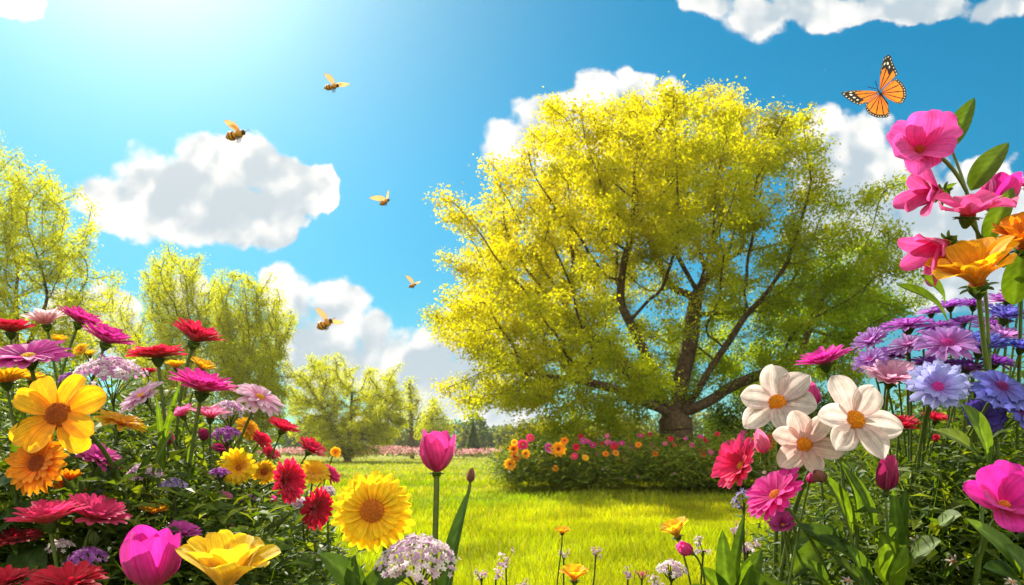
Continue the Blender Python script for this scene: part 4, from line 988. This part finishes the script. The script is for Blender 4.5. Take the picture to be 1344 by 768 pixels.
ASTER = [
    (1247, 402, 42, 1.30, (-.2, .15, 1), 'aster', 'purple', 'purple aster under the orange layered flower, left of a pair'),
    (1278, 402, 38, 1.32, (.1, .15, 1), 'aster', 'violet', 'violet aster under the orange layered flower, right of a pair'),
    (1192, 428, 64, 1.20, (-.1, .20, 1), 'aster', 'purple', 'wide purple aster seen side on, upper left of the aster mass'),
    (1234, 428, 52, 1.22, (-.1, .25, 1), 'aster', 'violet', 'violet aster touching the wide purple aster on its right'),
    (1264, 424, 36, 1.30, (-.3, .2, .9), 'aster', 'purple', 'small purple aster below the pair under the orange flower'),
    (1143, 448, 44, 1.22, (-.6, .35, .75), 'aster', 'lavender', 'lavender aster facing left, leftmost of the aster mass'),
    (1142, 474, 42, 1.15, (-.55, .45, .7), 'aster', 'lavender', 'lavender pink aster facing left, just under the leftmost one'),
    (1167, 466, 42, 1.16, (-.1, .4, .9), 'aster', 'violet', 'dark violet aster beside the two left facing lavender ones'),
    (1193, 453, 48, 1.14, (-.3, .4, .85), 'aster', 'lavender', 'lavender aster with pink heart under the wide purple aster'),
    (1243, 452, 70, 1.06, (-.2, .62, .75), 'openaster', 'lavender', 'pale lavender aster with magenta heart in the middle of the mass'),
    (1222, 478, 54, 1.12, (-.1, .3, .95), 'aster', 'violet', 'deep violet aster tucked under the pale lavender aster'),
    (1286, 458, 66, 1.08, (0, .35, .9), 'cornflower', 'blue', 'blue violet aster right of the pale lavender aster'),
    (1316, 443, 50, 1.14, (.05, .4, .9), 'openaster', 'lavender', 'pale aster with pink heart near the right edge'),
    (1318, 418, 58, 1.16, (.05, .35, .9), 'cornflower', 'blue', 'blue violet aster near the right edge under the two highest ones'),
    (1324, 396, 54, 1.22, (-.1, .2, 1), 'aster', 'purple', 'purple aster high at the right edge, lower of the two highest'),
    (1340, 380, 44, 1.26, (0, .2, 1), 'aster', 'purple', 'purple aster cut by the right edge, highest of all asters'),
    (1340, 458, 44, 1.05, (.1, .3, .9), 'cornflower', 'blue', 'blue aster cut by the right edge beside the blue violet aster'),
    (1230, 509, 68, .98, (-.22, .85, .45), 'openaster', 'sky', 'pale blue aster with magenta heart facing the viewer'),
    (1269, 487, 42, 1.1, (.1, .35, .9), 'aster', 'violet', 'dark violet aster right above the pale blue aster'),
    (1314, 508, 66, .96, (.05, .75, .6), 'blueeight', 'blue', 'broad petalled royal blue flower facing the viewer'),
    (1287, 549, 50, 1.02, (-.1, .85, .4), 'blueeight', 'indigo', 'dark indigo flower in the shade below the royal blue flower'),
    (1300, 430, 44, 1.2, (-.2, .3, .9), 'aster', 'violet', 'violet aster between the two pale ones with pink hearts'),
    (1212, 450, 44, 1.24, (-.2, .3, .9), 'aster', 'purple', 'purple aster behind and left of the pale lavender aster'),
    (1178, 484, 36, 1.2, (-.3, .4, .8), 'aster', 'lavender', 'small lavender aster just above the pale pink daisy'),
    (1252, 482, 40, 1.14, (-.1, .4, .9), 'aster', 'purple', 'purple aster between the pale lavender aster and the pale blue aster'),
    (1306, 476, 50, 1.1, (.1, .3, .9), 'aster', 'violet', 'violet aster just above the royal blue flower'),
    (1222, 412, 34, 1.34, (-.1, .15, 1), 'aster', 'lavender', 'small lavender aster behind the wide purple aster'),
    (1342, 542, 40, 1.0, (.1, .8, .4), 'blueeight', 'blue', 'blue flower cut by the right edge below the royal blue flower'),
]
for (px, py, wp, D, n, kd, pl, lb) in ASTER:
    flower('aster', kd, px, py, wp * 1.16, D, n, pl, lb, 'aster', group='asters in the right flower bed', leaves=1)

# ---- the tall pink spray at the right: one branching plant
SB = np.array([P(1330, 700, 1.02)[0], 1.06, 0.0])
spray = thing('pink_flower_spray', SB, 'tall branching spray of big pink flowers and leaves below the butterfly', 'flowering branch')
mk = MB(); SC = np.array((.085, .12, .02))
main = bezier(SB, SB + [-.02, 0, .45], P(1322, 400, 1.06), P(1268, 250, 1.02), 20); tube(mk, main, np.linspace(.0034, .0026, 20), SC, 7)
tube(mk, bezier(P(1268, 250, 1.02), P(1255, 225, 1.02), P(1240, 205, 1.01), P(1216, 196, 1.0), 8), .0028, SC, 6)
tube(mk, bezier(P(1290, 318, 1.035), P(1284, 306, 1.03), P(1276, 292, 1.02), P(1268, 286, 1.0), 8), .0026, SC, 6)
tube(mk, bezier(P(1290, 318, 1.035), P(1268, 335, 1.03), P(1258, 312, 1.0), P(1240, 312, 1.0), 8), .0022, SC, 6)
tube(mk, bezier(P(1276, 268, 1.025), P(1262, 262, 1.02), P(1240, 262, 1.02), P(1228, 256, 1.02), 8), .0022, SC, 6)
tube(mk, bezier(P(1302, 350, 1.04), P(1312, 320, 1.04), P(1304, 290, 1.04), P(1304, 272, 1.03), 8), .0026, SC, 6)
tube(mk, bezier(P(1268, 250, 1.02), P(1254, 200, 1.03), P(1240, 190, 1.03), P(1252, 176, 1.02), 8), .002, SC, 6)
mk.build('stem', M_stem, spray, SB)
def spray_bloom(kind, pal, px, py, wp, D, n, label, roll):
    C = P(px, py, D); n = world_n(n); Rd = wp / F * D / 2
    head = MB(); parts = []
    hold = bpy.data.objects.new('bloom', None); COL.objects.link(hold); hold.parent = spray; hold.location = tuple(C - SB)
    hold['label'] = label
    bloom(kind, pal, C, n, Rd, roll, hold, C)
    HEADS.append((px, py, wp * .5, D))
spray_bloom('broad', 'magnolia', 1206, 199, 92, .98, (-.28, .86, .25), 'largest bloom at the top, open to the viewer', .4)
spray_bloom('lily', 'rose', 1236, 254, 74, 1.02, (-.85, .25, -.1), 'folded bloom seen side on under the top bloom', 1.0)
spray_bloom('broad', 'magnolia', 1270, 284, 92, .96, (-.05, .42, .85), 'open bloom tipped up in the middle of the spray', 1.5)
spray_bloom('lily', 'rose', 1244, 318, 78, 1.0, (-.85, .1, -.45), 'drooping bloom hanging to the lower left', .2)
spray_bloom('tulip', 'fuchsia', 1305, 280, 54, 1.04, (.12, .1, 1), 'deep magenta half closed bloom on the right', .6)
spray_bloom('broad', 'magnolia', 1350, 246, 50, 1.06, (-.1, .3, .9), 'pink bloom cut by the right edge', .9)
LG = (.07, .13, .012)
for (a, b_, wd, fc) in [((1250, 192), (1279, 128), .030, (-.6, -.7, .2)), ((1274, 250), (1324, 187), .036, (-.3, -.8, .5)), ((1240, 252), (1258, 240), .012, (0, -.8, .6)), ((1294, 318), (1330, 246), .030, (-.4, -.8, .3)),
                        ((1290, 345), (1232, 342), .026, (.1, -.7, .7)), ((1245, 425), (1176, 374), .036, (.3, -.7, .6)), ((1240, 402), (1208, 361), .030, (.3, -.8, .4)), ((1330, 400), (1342, 322), .036, (-.6, -.8, .2)), ((1300, 330), (1318, 352), .03, (-.3, -.8, .4))]:
    big_leaf(spray, SB, P(*a, 1.03), P(*b_, 1.0), wd, .10, fc, LG, nu=14)

# ---- broad leaves of the right bed, each a leafy shoot of its own
def shoot(px, D, lv, label, cat='leafy plant'):
    b_ = G(px, D); root = thing('leafy_plant', b_, label, cat)
    for (a, c, wd, fc, col) in lv:
        pa, pc = P(*a, D), P(*c, D - .05)
        if pa[2] < .0: pa[2] = 0
        big_leaf(root, b_, pa, pc, wd, .08, fc, col, nu=12)
    st = MB(); tops = max((P(*a, D) for (a, *_) in lv), key=lambda q: q[2])
    tube(st, bezier(b_, b_ + [0, 0, tops[2] * .4], tops - [0, 0, tops[2] * .3], tops, 8), .003, GREEN * 1.2, 6); st.build('stem', M_stem, root, b_)
MG, DG, PG = (.05, .10, .014), (.03, .065, .012), (.10, .15, .05)
shoot(965, 1.25, [((960, 800), (948, 695), .035, (-.4, -.8, .3), MG), ((962, 800), (978, 672), .022, (-.6, -.7, .2), MG), ((966, 800), (1000, 720), .045, (-.3, -.8, .5), MG), ((955, 800), (918, 745), .05, (.3, -.7, .6), LG), ((960, 810), (905, 768), .04, (.2, -.6, .8), LG), ((968, 800), (985, 735), .04, (-.1, -.9, .4), LG), ((970, 800), (1015, 752), .035, (-.2, -.8, .5), MG)], 'broad leaf rosette at the bottom right of the lawn')
shoot(1090, 1.02, [((1120, 730), (1045, 690), .034, (.2, -.8, .5), DG), ((1130, 740), (1062, 705), .038, (.2, -.7, .7), MG), ((1120, 700), (1075, 620), .03, (.5, -.8, .2), LG), ((1125, 690), (1098, 600), .026, (.6, -.8, .2), MG), ((1150, 720), (1105, 610), .03, (.5, -.8, .3), LG), ((1100, 790), (1052, 735), .034, (.2, -.7, .6), MG)], 'leafy clump with broad pointed leaves below the white flowers')
shoot(1180, .92, [((1178, 760), (1155, 700), .04, (-.4, -.8, .4), LG), ((1165, 770), (1190, 715), .045, (-.5, -.7, .5), LG), ((1178, 730), (1172, 640), .018, (-.4, -.9, .1), MG), ((1182, 735), (1190, 640), .02, (-.7, -.7, .1), DG), ((1140, 780), (1110, 715), .03, (.3, -.8, .4), MG), ((1150, 790), (1120, 745), .035, (.2, -.7, .6), DG)], 'leafy clump at the foot of the closed dark magenta tulip')
shoot(1260, .98, [((1290, 610), (1228, 565), .036, (.3, -.7, .6), PG), ((1295, 615), (1262, 530), .045, (.3, -.8, .3), LG), ((1225, 700), (1262, 676), .04, (-.2, -.7, .7), PG), ((1195, 740), (1235, 710), .045, (-.1, -.7, .7), PG), ((1240, 760), (1285, 730), .04, (.1, -.6, .8), DG), ((1270, 740), (1290, 690), .04, (0, -.7, .7), DG)], 'pale green broad leaved plant behind the magenta cosmos')
shoot(1330, .80, [((1348, 775), (1266, 680), .032, (.4, -.8, .4), LG), ((1345, 770), (1318, 715), .035, (.4, -.8, .3), MG), ((1350, 780), (1290, 745), .04, (.1, -.6, .8), DG)], 'long narrow leaves arching below the magenta cosmos')
shoot(20, 1.02, [((-30, 665), (18, 632), .05, (.2, -.6, .8), DG), ((-20, 720), (70, 655), .045, (.2, -.7, .7), DG), ((-10, 690), (75, 668), .04, (.1, -.6, .8), DG), ((20, 640), (32, 540), .026, (.6, -.7, .2), MG), ((60, 640), (98, 592), .028, (-.2, -.8, .6), PG), ((30, 720), (52, 765), .05, (.2, -.7, .6), DG)], 'dark broad leaves at the left edge under the orange daisies')
shoot(150, 1.15, [((120, 660), (170, 600), .03, (0, -.8, .6), DG), ((150, 680), (180, 662), .016, (0, -.8, .6), MG), ((180, 640), (206, 585), .013, (.2, -.9, .3), MG), ((200, 640), (232, 560), .012, (-.4, -.8, .2), LG), ((215, 620), (205, 520), .011, (.5, -.8, .2), LG), ((210, 600), (236, 500), .010, (.4, -.8, .2), LG)], 'upright strap leaves in the middle of the left bed')
shoot(255, 1.3, [((250, 640), (252, 570), .013, (.3, -.9, .2), LG), ((255, 660), (300, 655), .016, (0, -.7, .7), MG), ((270, 660), (330, 690), .016, (0, -.7, .7), MG), ((290, 690), (350, 670), .014, (0, -.7, .7), LG), ((300, 700), (390, 672), .012, (0, -.7, .7), LG)], 'narrow arching leaves on the right slope of the left bed')

# ------------------------------------------------------------------ bed foliage (uncountable)
HA = np.array(HEADS)


def clear_of_heads(pos):
    px, py = proj(pos); keep = np.ones(len(pos), bool)
    for (hx, hy, hr, hd) in HEADS:
        keep &= ~((np.hypot(px - hx, py - hy) < hr * .92) & (pos[:, 1] < hd + .03))
    return keep


def bed(name, label, n, pxr, dr, topf, leaf, cols, mixb=.5, bladew=.004, gauss=.10):
    """stems with small leaves plus long blades filling a bed up to the row topf(column, depth)"""
    mb = MB()
    D = rng.uniform(dr[0], dr[1], n); px = rng.uniform(pxr[0], pxr[1], n)
    x = (px - CX) / F * D
    top = CZ + (HY - topf(px, D)) / F * D
    top = top * rng.uniform(.35, 1.0, n) ** .5
    ok = top > .06; x, D, top, px = x[ok], D[ok], top[ok], px[ok]; n = len(x)
    lean = rng.normal(size=(n, 3)) * .13; lean[:, 2] = 0
    root = np.stack([x, D, np.zeros(n)], 1) - lean * top[:, None]
    # long blades
    nb = int(n * mixb); h0 = rng.uniform(.25, .6, nb) * top[:nb]
    p = root[:nb] + lean[:nb] * top[:nb, None] + np.stack([0 * h0, 0 * h0, top[:nb] - h0], 1)
    le = rng.normal(size=(nb, 3)) * .30; le[:, 2] = 0
    cb = np.array(cols)[rng.integers(0, len(cols), nb)] * rng.uniform(.7, 1.3, (nb, 1))
    k = clear_of_heads(p + le * h0[:, None] * .5 + np.array([0, 0, 1]) * h0[:, None] * .6) & clear_of_heads(p + le * h0[:, None] + np.array([0, 0, .95]) * h0[:, None])
    blades(mb, p[k], le[k], h0[k], bladew * rng.uniform(.6, 1.6, k.sum()), cb[k] * .8, cb[k] * 1.15)
    # leafy stems
    m = 16; f = rng.uniform(.30, 1.0, (n, m)) ** .8
    q = root[:, None] + lean[:, None] * (top[:, None] * f)[..., None] + np.array([0, 0, 1.0]) * (top[:, None] * f)[..., None] + rng.normal(size=(n, m, 3)) * gauss * np.array([.35, .35, .15])
    q = q.reshape(-1, 3); k = clear_of_heads(q) & (q[:, 2] > .02); q = q[k]; c = len(q)
    th = rng.uniform(0, 6.28, c); d = np.stack([np.cos(th), np.sin(th), rng.uniform(-.2, 1.0, c)], 1)
    L = leaf * rng.uniform(.4, 1.5, c)
    cb = np.array(cols)[rng.integers(0, len(cols), c)] * rng.uniform(.6, 1.35, (c, 1))
    scatter_leaves(mb, q, d, np.stack([0 * th, 0 * th - .3, 1 + 0 * th], 1) + rdir(c) * .4, L, L * rng.uniform(.18, .45, c), cb)
    return tag(mb.build(name, M_leaf, smooth=False), label, 'foliage', kind='stuff')


lsx = [-200, 0, 60, 130, 200, 260, 330, 380, 420, 450]; lsy = [450, 452, 452, 470, 480, 500, 550, 612, 680, 760]
def ltop(px, D): return np.interp(px, lsx, lsy) + 8 + np.clip(1.95 - D, 0, 2) * 125
FC = [(.055, .10, .011), (.08, .13, .013), (.12, .165, .018), (.035, .07, .010)]
bed('bed_foliage', 'dense dark green stems and leaves filling the left flower bed', 6500, (-160, 445), (1.02, 2.1), ltop, .035, FC)
rsx = [985, 1010, 1050, 1100, 1150, 1200, 1260, 1344, 1520]; rsy = [740, 700, 640, 590, 520, 480, 470, 450, 430]
def rtop(px, D): return np.interp(px, rsx, rsy) + 0 + np.clip(1.75 - D, 0, 2) * 150
bed('bed_foliage', 'dense dark green stems and leaves filling the right flower bed', 5600, (985, 1500), (.98, 1.9), rtop, .032, FC)

# shaded bed below the big tree
msx = [655, 672, 700, 760, 850, 950, 1050, 1150, 1300]; msy = [618, 598, 588, 590, 592, 590, 588, 590, 590]
def mtop(px, D): return np.interp(px, msx, msy) - 15 + np.clip(11.6 - D, 0, 3) * 7 + 5 * np.sin(px * .043) + 4 * np.sin(px * .11 + D * 2) + rng.normal(size=len(px)) * 7
bed('bed_foliage', 'dark green bushy plants of the long bed under the big tree', 7500, (662, 1300), (9.7, 12.2), mtop, .085, [(.10, .16, .016), (.15, .20, .018), (.20, .23, .02), (.075, .13, .016)], mixb=1.0, bladew=.011, gauss=.34)

# ---- small blooms of the far bed, one low cluster of petals each
def small_bloom_mesh(pal, name):
    m = MB(); pl = [np.array(c) for c in PAL[pal]]
    for li, (k, L, a0) in enumerate(((10, .9, 12), (8, .7, 32))):
        for q in range(k):
            V, Q, t, w = petal_grid(L, .5, a0, a0 - 14, nu=4, nv=3, cup=.2)
            az = q * 6.283 / k + li * .3; c_, s2 = math.cos(az), math.sin(az)
            V = np.stack([V[:, 0] * c_ - V[:, 1] * s2, V[:, 0] * s2 + V[:, 1] * c_, V[:, 2] + li * .04], 1)
            m.add(V, Q, None, pl[0] * (1 - t[:, None]) + pl[1] * t[:, None])
    lathe(m, [(.34, .05), (.30, .14), (.16, .20), (.01, .22)], np.eye(3), np.zeros(3), pl[2], 8)
    tube(m, [(0, 0, 0), (.1, 0, -2.2), (.05, .1, -5)], .05, GREEN, 4)
    o = m.build(name, M_petal); return o
def far_bloom(proto, px, py, wpx, D, n, label, group, first):
    o = proto if first else proto.copy()
    if not first: COL.objects.link(o)
    o.location = tuple(P(px, py, D)); s_ = wpx / F * D / 2; o.scale = (s_,) * 3
    o.rotation_euler = Vector(world_n(n)).to_track_quat('Z', 'Y').to_euler()
    return tag(o, label, 'flower', group)
FB = {'amber': [(733, 594, 19, 'golden flower facing out of the left end of the shaded bed'), (669, 614, 15, 'golden flower lowest at the left tip of the shaded bed'), (729, 619, 9, 'small orange bloom hanging below the golden flower of the shaded bed'), (808, 599, 9, 'small golden bloom right of the red ones in the shaded bed'), (690, 600, 11, 'orange gold bloom in the left end of the shaded bed')],
      'orange': [(676, 604, 13, 'orange bloom in the left tip of the shaded bed above the lowest golden flower'), (674, 594, 12, 'orange bloom topmost left tip of the shaded bed'), (741, 583, 10, 'orange bloom just above the golden flower of the shaded bed'), (860, 600, 8, 'orange bloom low in the middle of the shaded bed'), (795, 600, 8, 'dull orange bloom beside the small golden bloom of the shaded bed'), (838, 588, 8, 'dull orange bloom left of the big trunk')],
      'hotpink': [(686, 588, 14, 'coral pink bloom high at the left end of the shaded bed'), (754, 603, 9, 'coral red bloom right of the golden flower of the shaded bed'), (696, 579, 10, 'coral bloom highest at the left end of the shaded bed')],
      'red': [(756, 591, 9, 'red bloom upper right of the golden flower of the shaded bed'), (689, 601, 9, 'red bloom among the orange ones of the shaded bed'), (806, 590, 9, 'dark red bloom above the small golden bloom of the shaded bed')],
      'orchid': [(721, 592, 12, 'purple bloom touching the golden flower of the shaded bed'), (765, 583, 8, 'purple red bloom above the red ones of the shaded bed')],
      'lemon': [(768, 605, 9, 'yellow bloom below the red ones of the shaded bed'), (675, 585, 8, 'pale yellow bloom at the upper left tip of the shaded bed')]}
for pal, lst in FB.items():
    pr = small_bloom_mesh(pal, 'bed_flower')
    for k, (px, py, wp, lb) in enumerate(lst):
        far_bloom(pr, px, py - 4, wp * 1.3, 9.6 + rng.uniform(-.1, .15), (rng.uniform(-.4, .3), .8, rng.uniform(.1, .5)), lb, 'bright flowers at the left end of the shaded bed', k == 0)
for pal, cnt, lb in (('magenta', 34, 'small dim magenta bloom in the shaded bed under the big tree'), ('orchid', 24, 'small dim purple bloom in the shaded bed under the big tree'), ('red', 46, 'small dull red bloom in the shaded bed under the big tree'), ('pink', 40, 'small dusky rose bloom in the shaded bed under the big tree'), ('orange', 22, 'small dim orange bloom in the shaded bed under the big tree'), ('palepink', 26, 'tiny pale pink bloom low in the shaded bed under the big tree')):
    pr = small_bloom_mesh(pal, 'bed_flower')
    for k in range(cnt):
        px = rng.uniform(760, 1290) if pal != 'palepink' else rng.uniform(790, 1100)
        py = rng.uniform(568, 612) if pal != 'palepink' else rng.uniform(606, 632)
        far_bloom(pr, px, py, rng.uniform(6.5, 12) if pal != 'palepink' else rng.uniform(4, 6), (10.2 if pal != 'palepink' else 9.75) + rng.uniform(-.3, .3), (rng.uniform(-.5, .4), .7, rng.uniform(.2, .8)), lb, 'dim flowers of the shaded bed', k == 0)

# tall seeding grasses standing out of the lawn before the bed
mt = MB(); n = 260
D = rng.uniform(6.5, 9.6, n); px = np.concatenate([rng.normal(810, 45, n // 2), rng.uniform(650, 1000, n - n // 2)])
blades(mt, np.stack([(px - CX) / F * D, D, 0 * D], 1), np.concatenate([rng.normal(size=(n, 2)) * .25, np.zeros((n, 1))], 1), rng.uniform(.10, .28, n), .006, np.tile([(.10, .125, .012)], (n, 1)), np.tile([(.17, .17, .03)], (n, 1)))
n = 900; D = rng.uniform(1.5, 2.6, n); px = rng.uniform(600, 960, n)
blades(mt, np.stack([(px - CX) / F * D, D, 0 * D], 1), np.concatenate([rng.normal(size=(n, 2)) * .22, np.zeros((n, 1))], 1), rng.uniform(.12, .36, n), .004, np.tile([(.08, .11, .010)], (n, 1)), np.tile([(.13, .15, .02)], (n, 1)))
tag(mt.build('tall_grass', M_grass), 'taller loose grass stalks standing out of the lawn', 'grass', kind='stuff')

# ------------------------------------------------------------------ insects
def wing_surface(mb, root, rim, colf, ns=60, ntt=16, depthf=None):
    """fan from the wing root to its rim (points in space)"""
    rim = np.asarray(rim, float); seg = np.r_[0, np.cumsum(np.linalg.norm(np.diff(rim, axis=0), axis=1))]; seg /= seg[-1]
    s_ = np.linspace(0, 1, ns); rp = np.stack([np.interp(s_, seg, rim[:, k]) for k in range(3)], 1)
    for _ in range(2): rp[1:-1] = .25 * rp[:-2] + .5 * rp[1:-1] + .25 * rp[2:]
    t = np.linspace(0.02, 1, ntt)
    V = root + (rp[:, None] - root) * t[None, :, None]
    i_, j_ = np.meshgrid(np.arange(ns - 1), np.arange(ntt - 1), indexing='ij')
    Q = np.stack([i_ * ntt + j_, (i_ + 1) * ntt + j_, (i_ + 1) * ntt + j_ + 1, i_ * ntt + j_ + 1], -1).reshape(-1, 4)
    C = colf(np.repeat(s_, ntt), np.tile(t, ns))
    mb.add(V.reshape(-1, 3), Q, None, C); return mb


def body_mesh(tail, head, prof, cols, sides=12):
    tail, head = np.asarray(tail), np.asarray(head); L = np.linalg.norm(head - tail); Mx = frame(unit(head - tail))
    t = np.linspace(0, 1, 40); pr = np.interp(t, [p_[0] for p_ in prof], [p_[1] for p_ in prof])
    pr[1:-1] = .25 * pr[:-2] + .5 * pr[1:-1] + .25 * pr[2:]
    m = MB(); lathe(m, np.stack([pr * L, t * L], 1), Mx, tail, cols(t), sides); return m, Mx, L


# monarch-coloured butterfly
BD = 1.12
def bp(x, y, dz_=0.0): return P(1090 + x / 3.657, 50 + y / 3.657, BD + dz_)
bc = bp(250, 280)
bf = thing('butterfly', bc, 'orange and black butterfly with spread wings in the blue sky', 'butterfly')
K, O_, O2, WHT = np.array([.012, .008, .006]), np.array([.64, .14, .005]), np.array([.72, .21, .008]), np.array([.8, .76, .66])
m, Mx, L = body_mesh(bp(279, 322), bp(227, 249), [(0, .004), (.1, .03), (.35, .045), (.55, .04), (.62, .055), (.78, .06), (.86, .03), (.93, .042), (1, .006)], lambda t: np.tile(K, (40, 1)) * 1.5 + (np.sin(t * 60) > .6)[:, None] * .01)
m.build('body', M_body, bf, bc)
def wcol(seed, tipa, veins):
    r_ = np.random.default_rng(seed)
    def f(s_, t):
        c = O_[None] * (1 - t[:, None]) + O2[None] * t[:, None]
        blk = np.zeros(len(t))
        for vv in veins: blk = np.maximum(blk, np.abs(s_ - vv) * (t * .9 + .1) < .0075)
        blk = np.maximum(blk, t > .86); blk = np.maximum(blk, (s_ < .035) | (s_ > .965))
        if tipa: blk = np.maximum(blk, (np.abs(s_ - tipa[0]) < tipa[1]) & (t > tipa[2]))
        c = np.where(blk[:, None] > 0, K[None], c)
        dots = (np.abs(((s_ * 26) % 1) - .5) < .18) & (np.abs(t - .93) < .018)
        if tipa: dots |= (np.abs(((s_ * 17) % 1) - .5) < .20) & (np.abs(t - .78) < .03) & (np.abs(s_ - tipa[0]) < tipa[1] * .8)
        return np.where(dots[:, None], WHT[None], c)
    return f
for (root_, pts_, sg, tipa, veins) in [
    ((235, 256), [(237, 245), (240, 150), (255, 95), (280, 78), (292, 90), (300, 120), (320, 160), (322, 176), (300, 190), (250, 240)], .30, (.45, .2, .62), (.22, .36, .5, .64, .76, .87)),
    ((244, 264), [(250, 250), (300, 200), (320, 195), (345, 215), (362, 245), (365, 280), (350, 310), (330, 318), (300, 305), (270, 288)], .28, None, (.18, .3, .42, .54, .66, .78, .88)),
    ((231, 262), [(225, 256), (180, 252), (110, 250), (60, 258), (50, 266), (70, 285), (105, 310), (140, 322), (170, 312), (205, 285), (226, 268)], -.30, (.48, .2, .62), (.2, .36, .5, .62, .74, .86)),
    ((238, 270), [(230, 270), (200, 290), (170, 315), (168, 340), (185, 365), (220, 382), (270, 382), (282, 372), (283, 350), (278, 325), (255, 290)], -.26, None, (.16, .28, .4, .52, .64, .76, .87))]:
    w_ = MB(); r3 = bp(*root_)
    rim = [bp(x_, y_, sg * np.hypot(x_ - root_[0], y_ - root_[1]) / 3.657 / F * BD) for (x_, y_) in pts_]
    wing_surface(w_, r3, rim, wcol(1, tipa, veins), 150, 34); w_.build('wing', M_wing, bf, bc)
for (x_, y_) in ((214, 205), (182, 234)):
    a_ = MB(); tube(a_, bezier(bp(228, 250), bp(224, 238), bp(x_ + 6, y_ + 8), bp(x_, y_, -.01), 8), np.linspace(.0003, .0006, 8), K, 4); a_.build('antenna', M_body, bf, bc)


def bee(tail, head, wings, D, fat, label, legs=True):
    t0, h0 = P(*tail, D), P(*head, D - .004); c0 = (t0 + h0) / 2
    b_ = thing('bee', c0, label, 'bee', 'bees in the sky')
    def cols(t):
        c = np.where((t < .55)[:, None], np.where((np.sin(t * 42) > .15)[:, None], np.array([.60, .25, .03]), np.array([.10, .045, .012])), np.array([.45, .20, .04]))
        return np.where((t > .86)[:, None], np.array([.05, .025, .012]), c)
    m, Mx, L = body_mesh(t0, h0, [(0, .01), (.08, .08 * fat), (.25, .17 * fat), (.42, .16 * fat), (.54, .06 * fat), (.62, .14 * fat), (.74, .16 * fat), (.84, .08 * fat), (.92, .11 * fat), (1, .02)], cols)
    m.build('body', M_body, b_, c0)
    rt = t0 + (h0 - t0) * .70 + np.array([0, 0, L * .12])
    for k, (wx, wy) in enumerate(wings):
        tip_ = P(wx, wy, D + (.006 if k == 0 else -.006)); d = tip_ - rt; Lw = np.linalg.norm(d); d /= Lw
        s_ = unit(np.cross(d, np.array([.25, 1, .15]))); t = np.linspace(0, 1, 14); hw = .17 * np.sin(np.pi * t ** .75) ** .7 * Lw
        rim = np.concatenate([rt + d * (t * Lw)[:, None] + s_ * (hw * .55)[:, None], (rt + d * (t * Lw)[:, None] - s_ * hw[:, None])[::-1]])
        w_ = MB(); wing_surface(w_, rt + d * Lw * .35, rim, lambda s2, tt: np.tile(np.array([.80, .48, .22]), (len(tt), 1)) * (1 - .45 * (tt > .94))[:, None], 40, 8)
        w_.build('wing', M_wing, b_, c0)
    if legs:
        for f in (.58, .66, .74):
            for sd in (-1, 1):
                a0 = t0 + (h0 - t0) * f; k1 = a0 + np.array([0, sd * L * .10, -L * .16 * fat]); k2 = k1 + np.array([-L * .06, sd * L * .03, -L * .16])
                l_ = MB(); tube(l_, np.stack([a0, k1, k2]), [L * .022, L * .02, L * .012], (.06, .03, .012), 5); l_.build('leg', M_body, b_, c0)
        for sd in (-1, 1):
            l_ = MB(); tube(l_, np.stack([h0, h0 + (h0 - t0) * .14 + [0, sd * L * .05, L * .06], h0 + (h0 - t0) * .22 + [0, sd * L * .07, -L * .02]]), L * .010, (.04, .02, .01), 4); l_.build('antenna', M_body, b_, c0)
bee((425, 116), (445, 112), [(425, 96), (460, 110)], .80, 1.0, 'highest bee, slim with one wing straight up, in open sky')
bee((296, 181), (322, 173), [(293, 158), (298, 161)], .66, 1.2, 'plump bee flying right before the big left cloud')
bee((498, 269), (511, 262), [(484, 260), (510, 249)], .85, 1.2, 'small bee with wings in a V right of the big left cloud')
bee((536, 377), (546, 373), [(532, 361), (553, 369)], .95, 1.2, 'tiniest bee, in the sky left of the big tree')
bee((416, 431), (436, 420), [(413, 404), (452, 423)], .62, 1.45, 'darkest and largest bee, lowest above the low vase shaped tree')
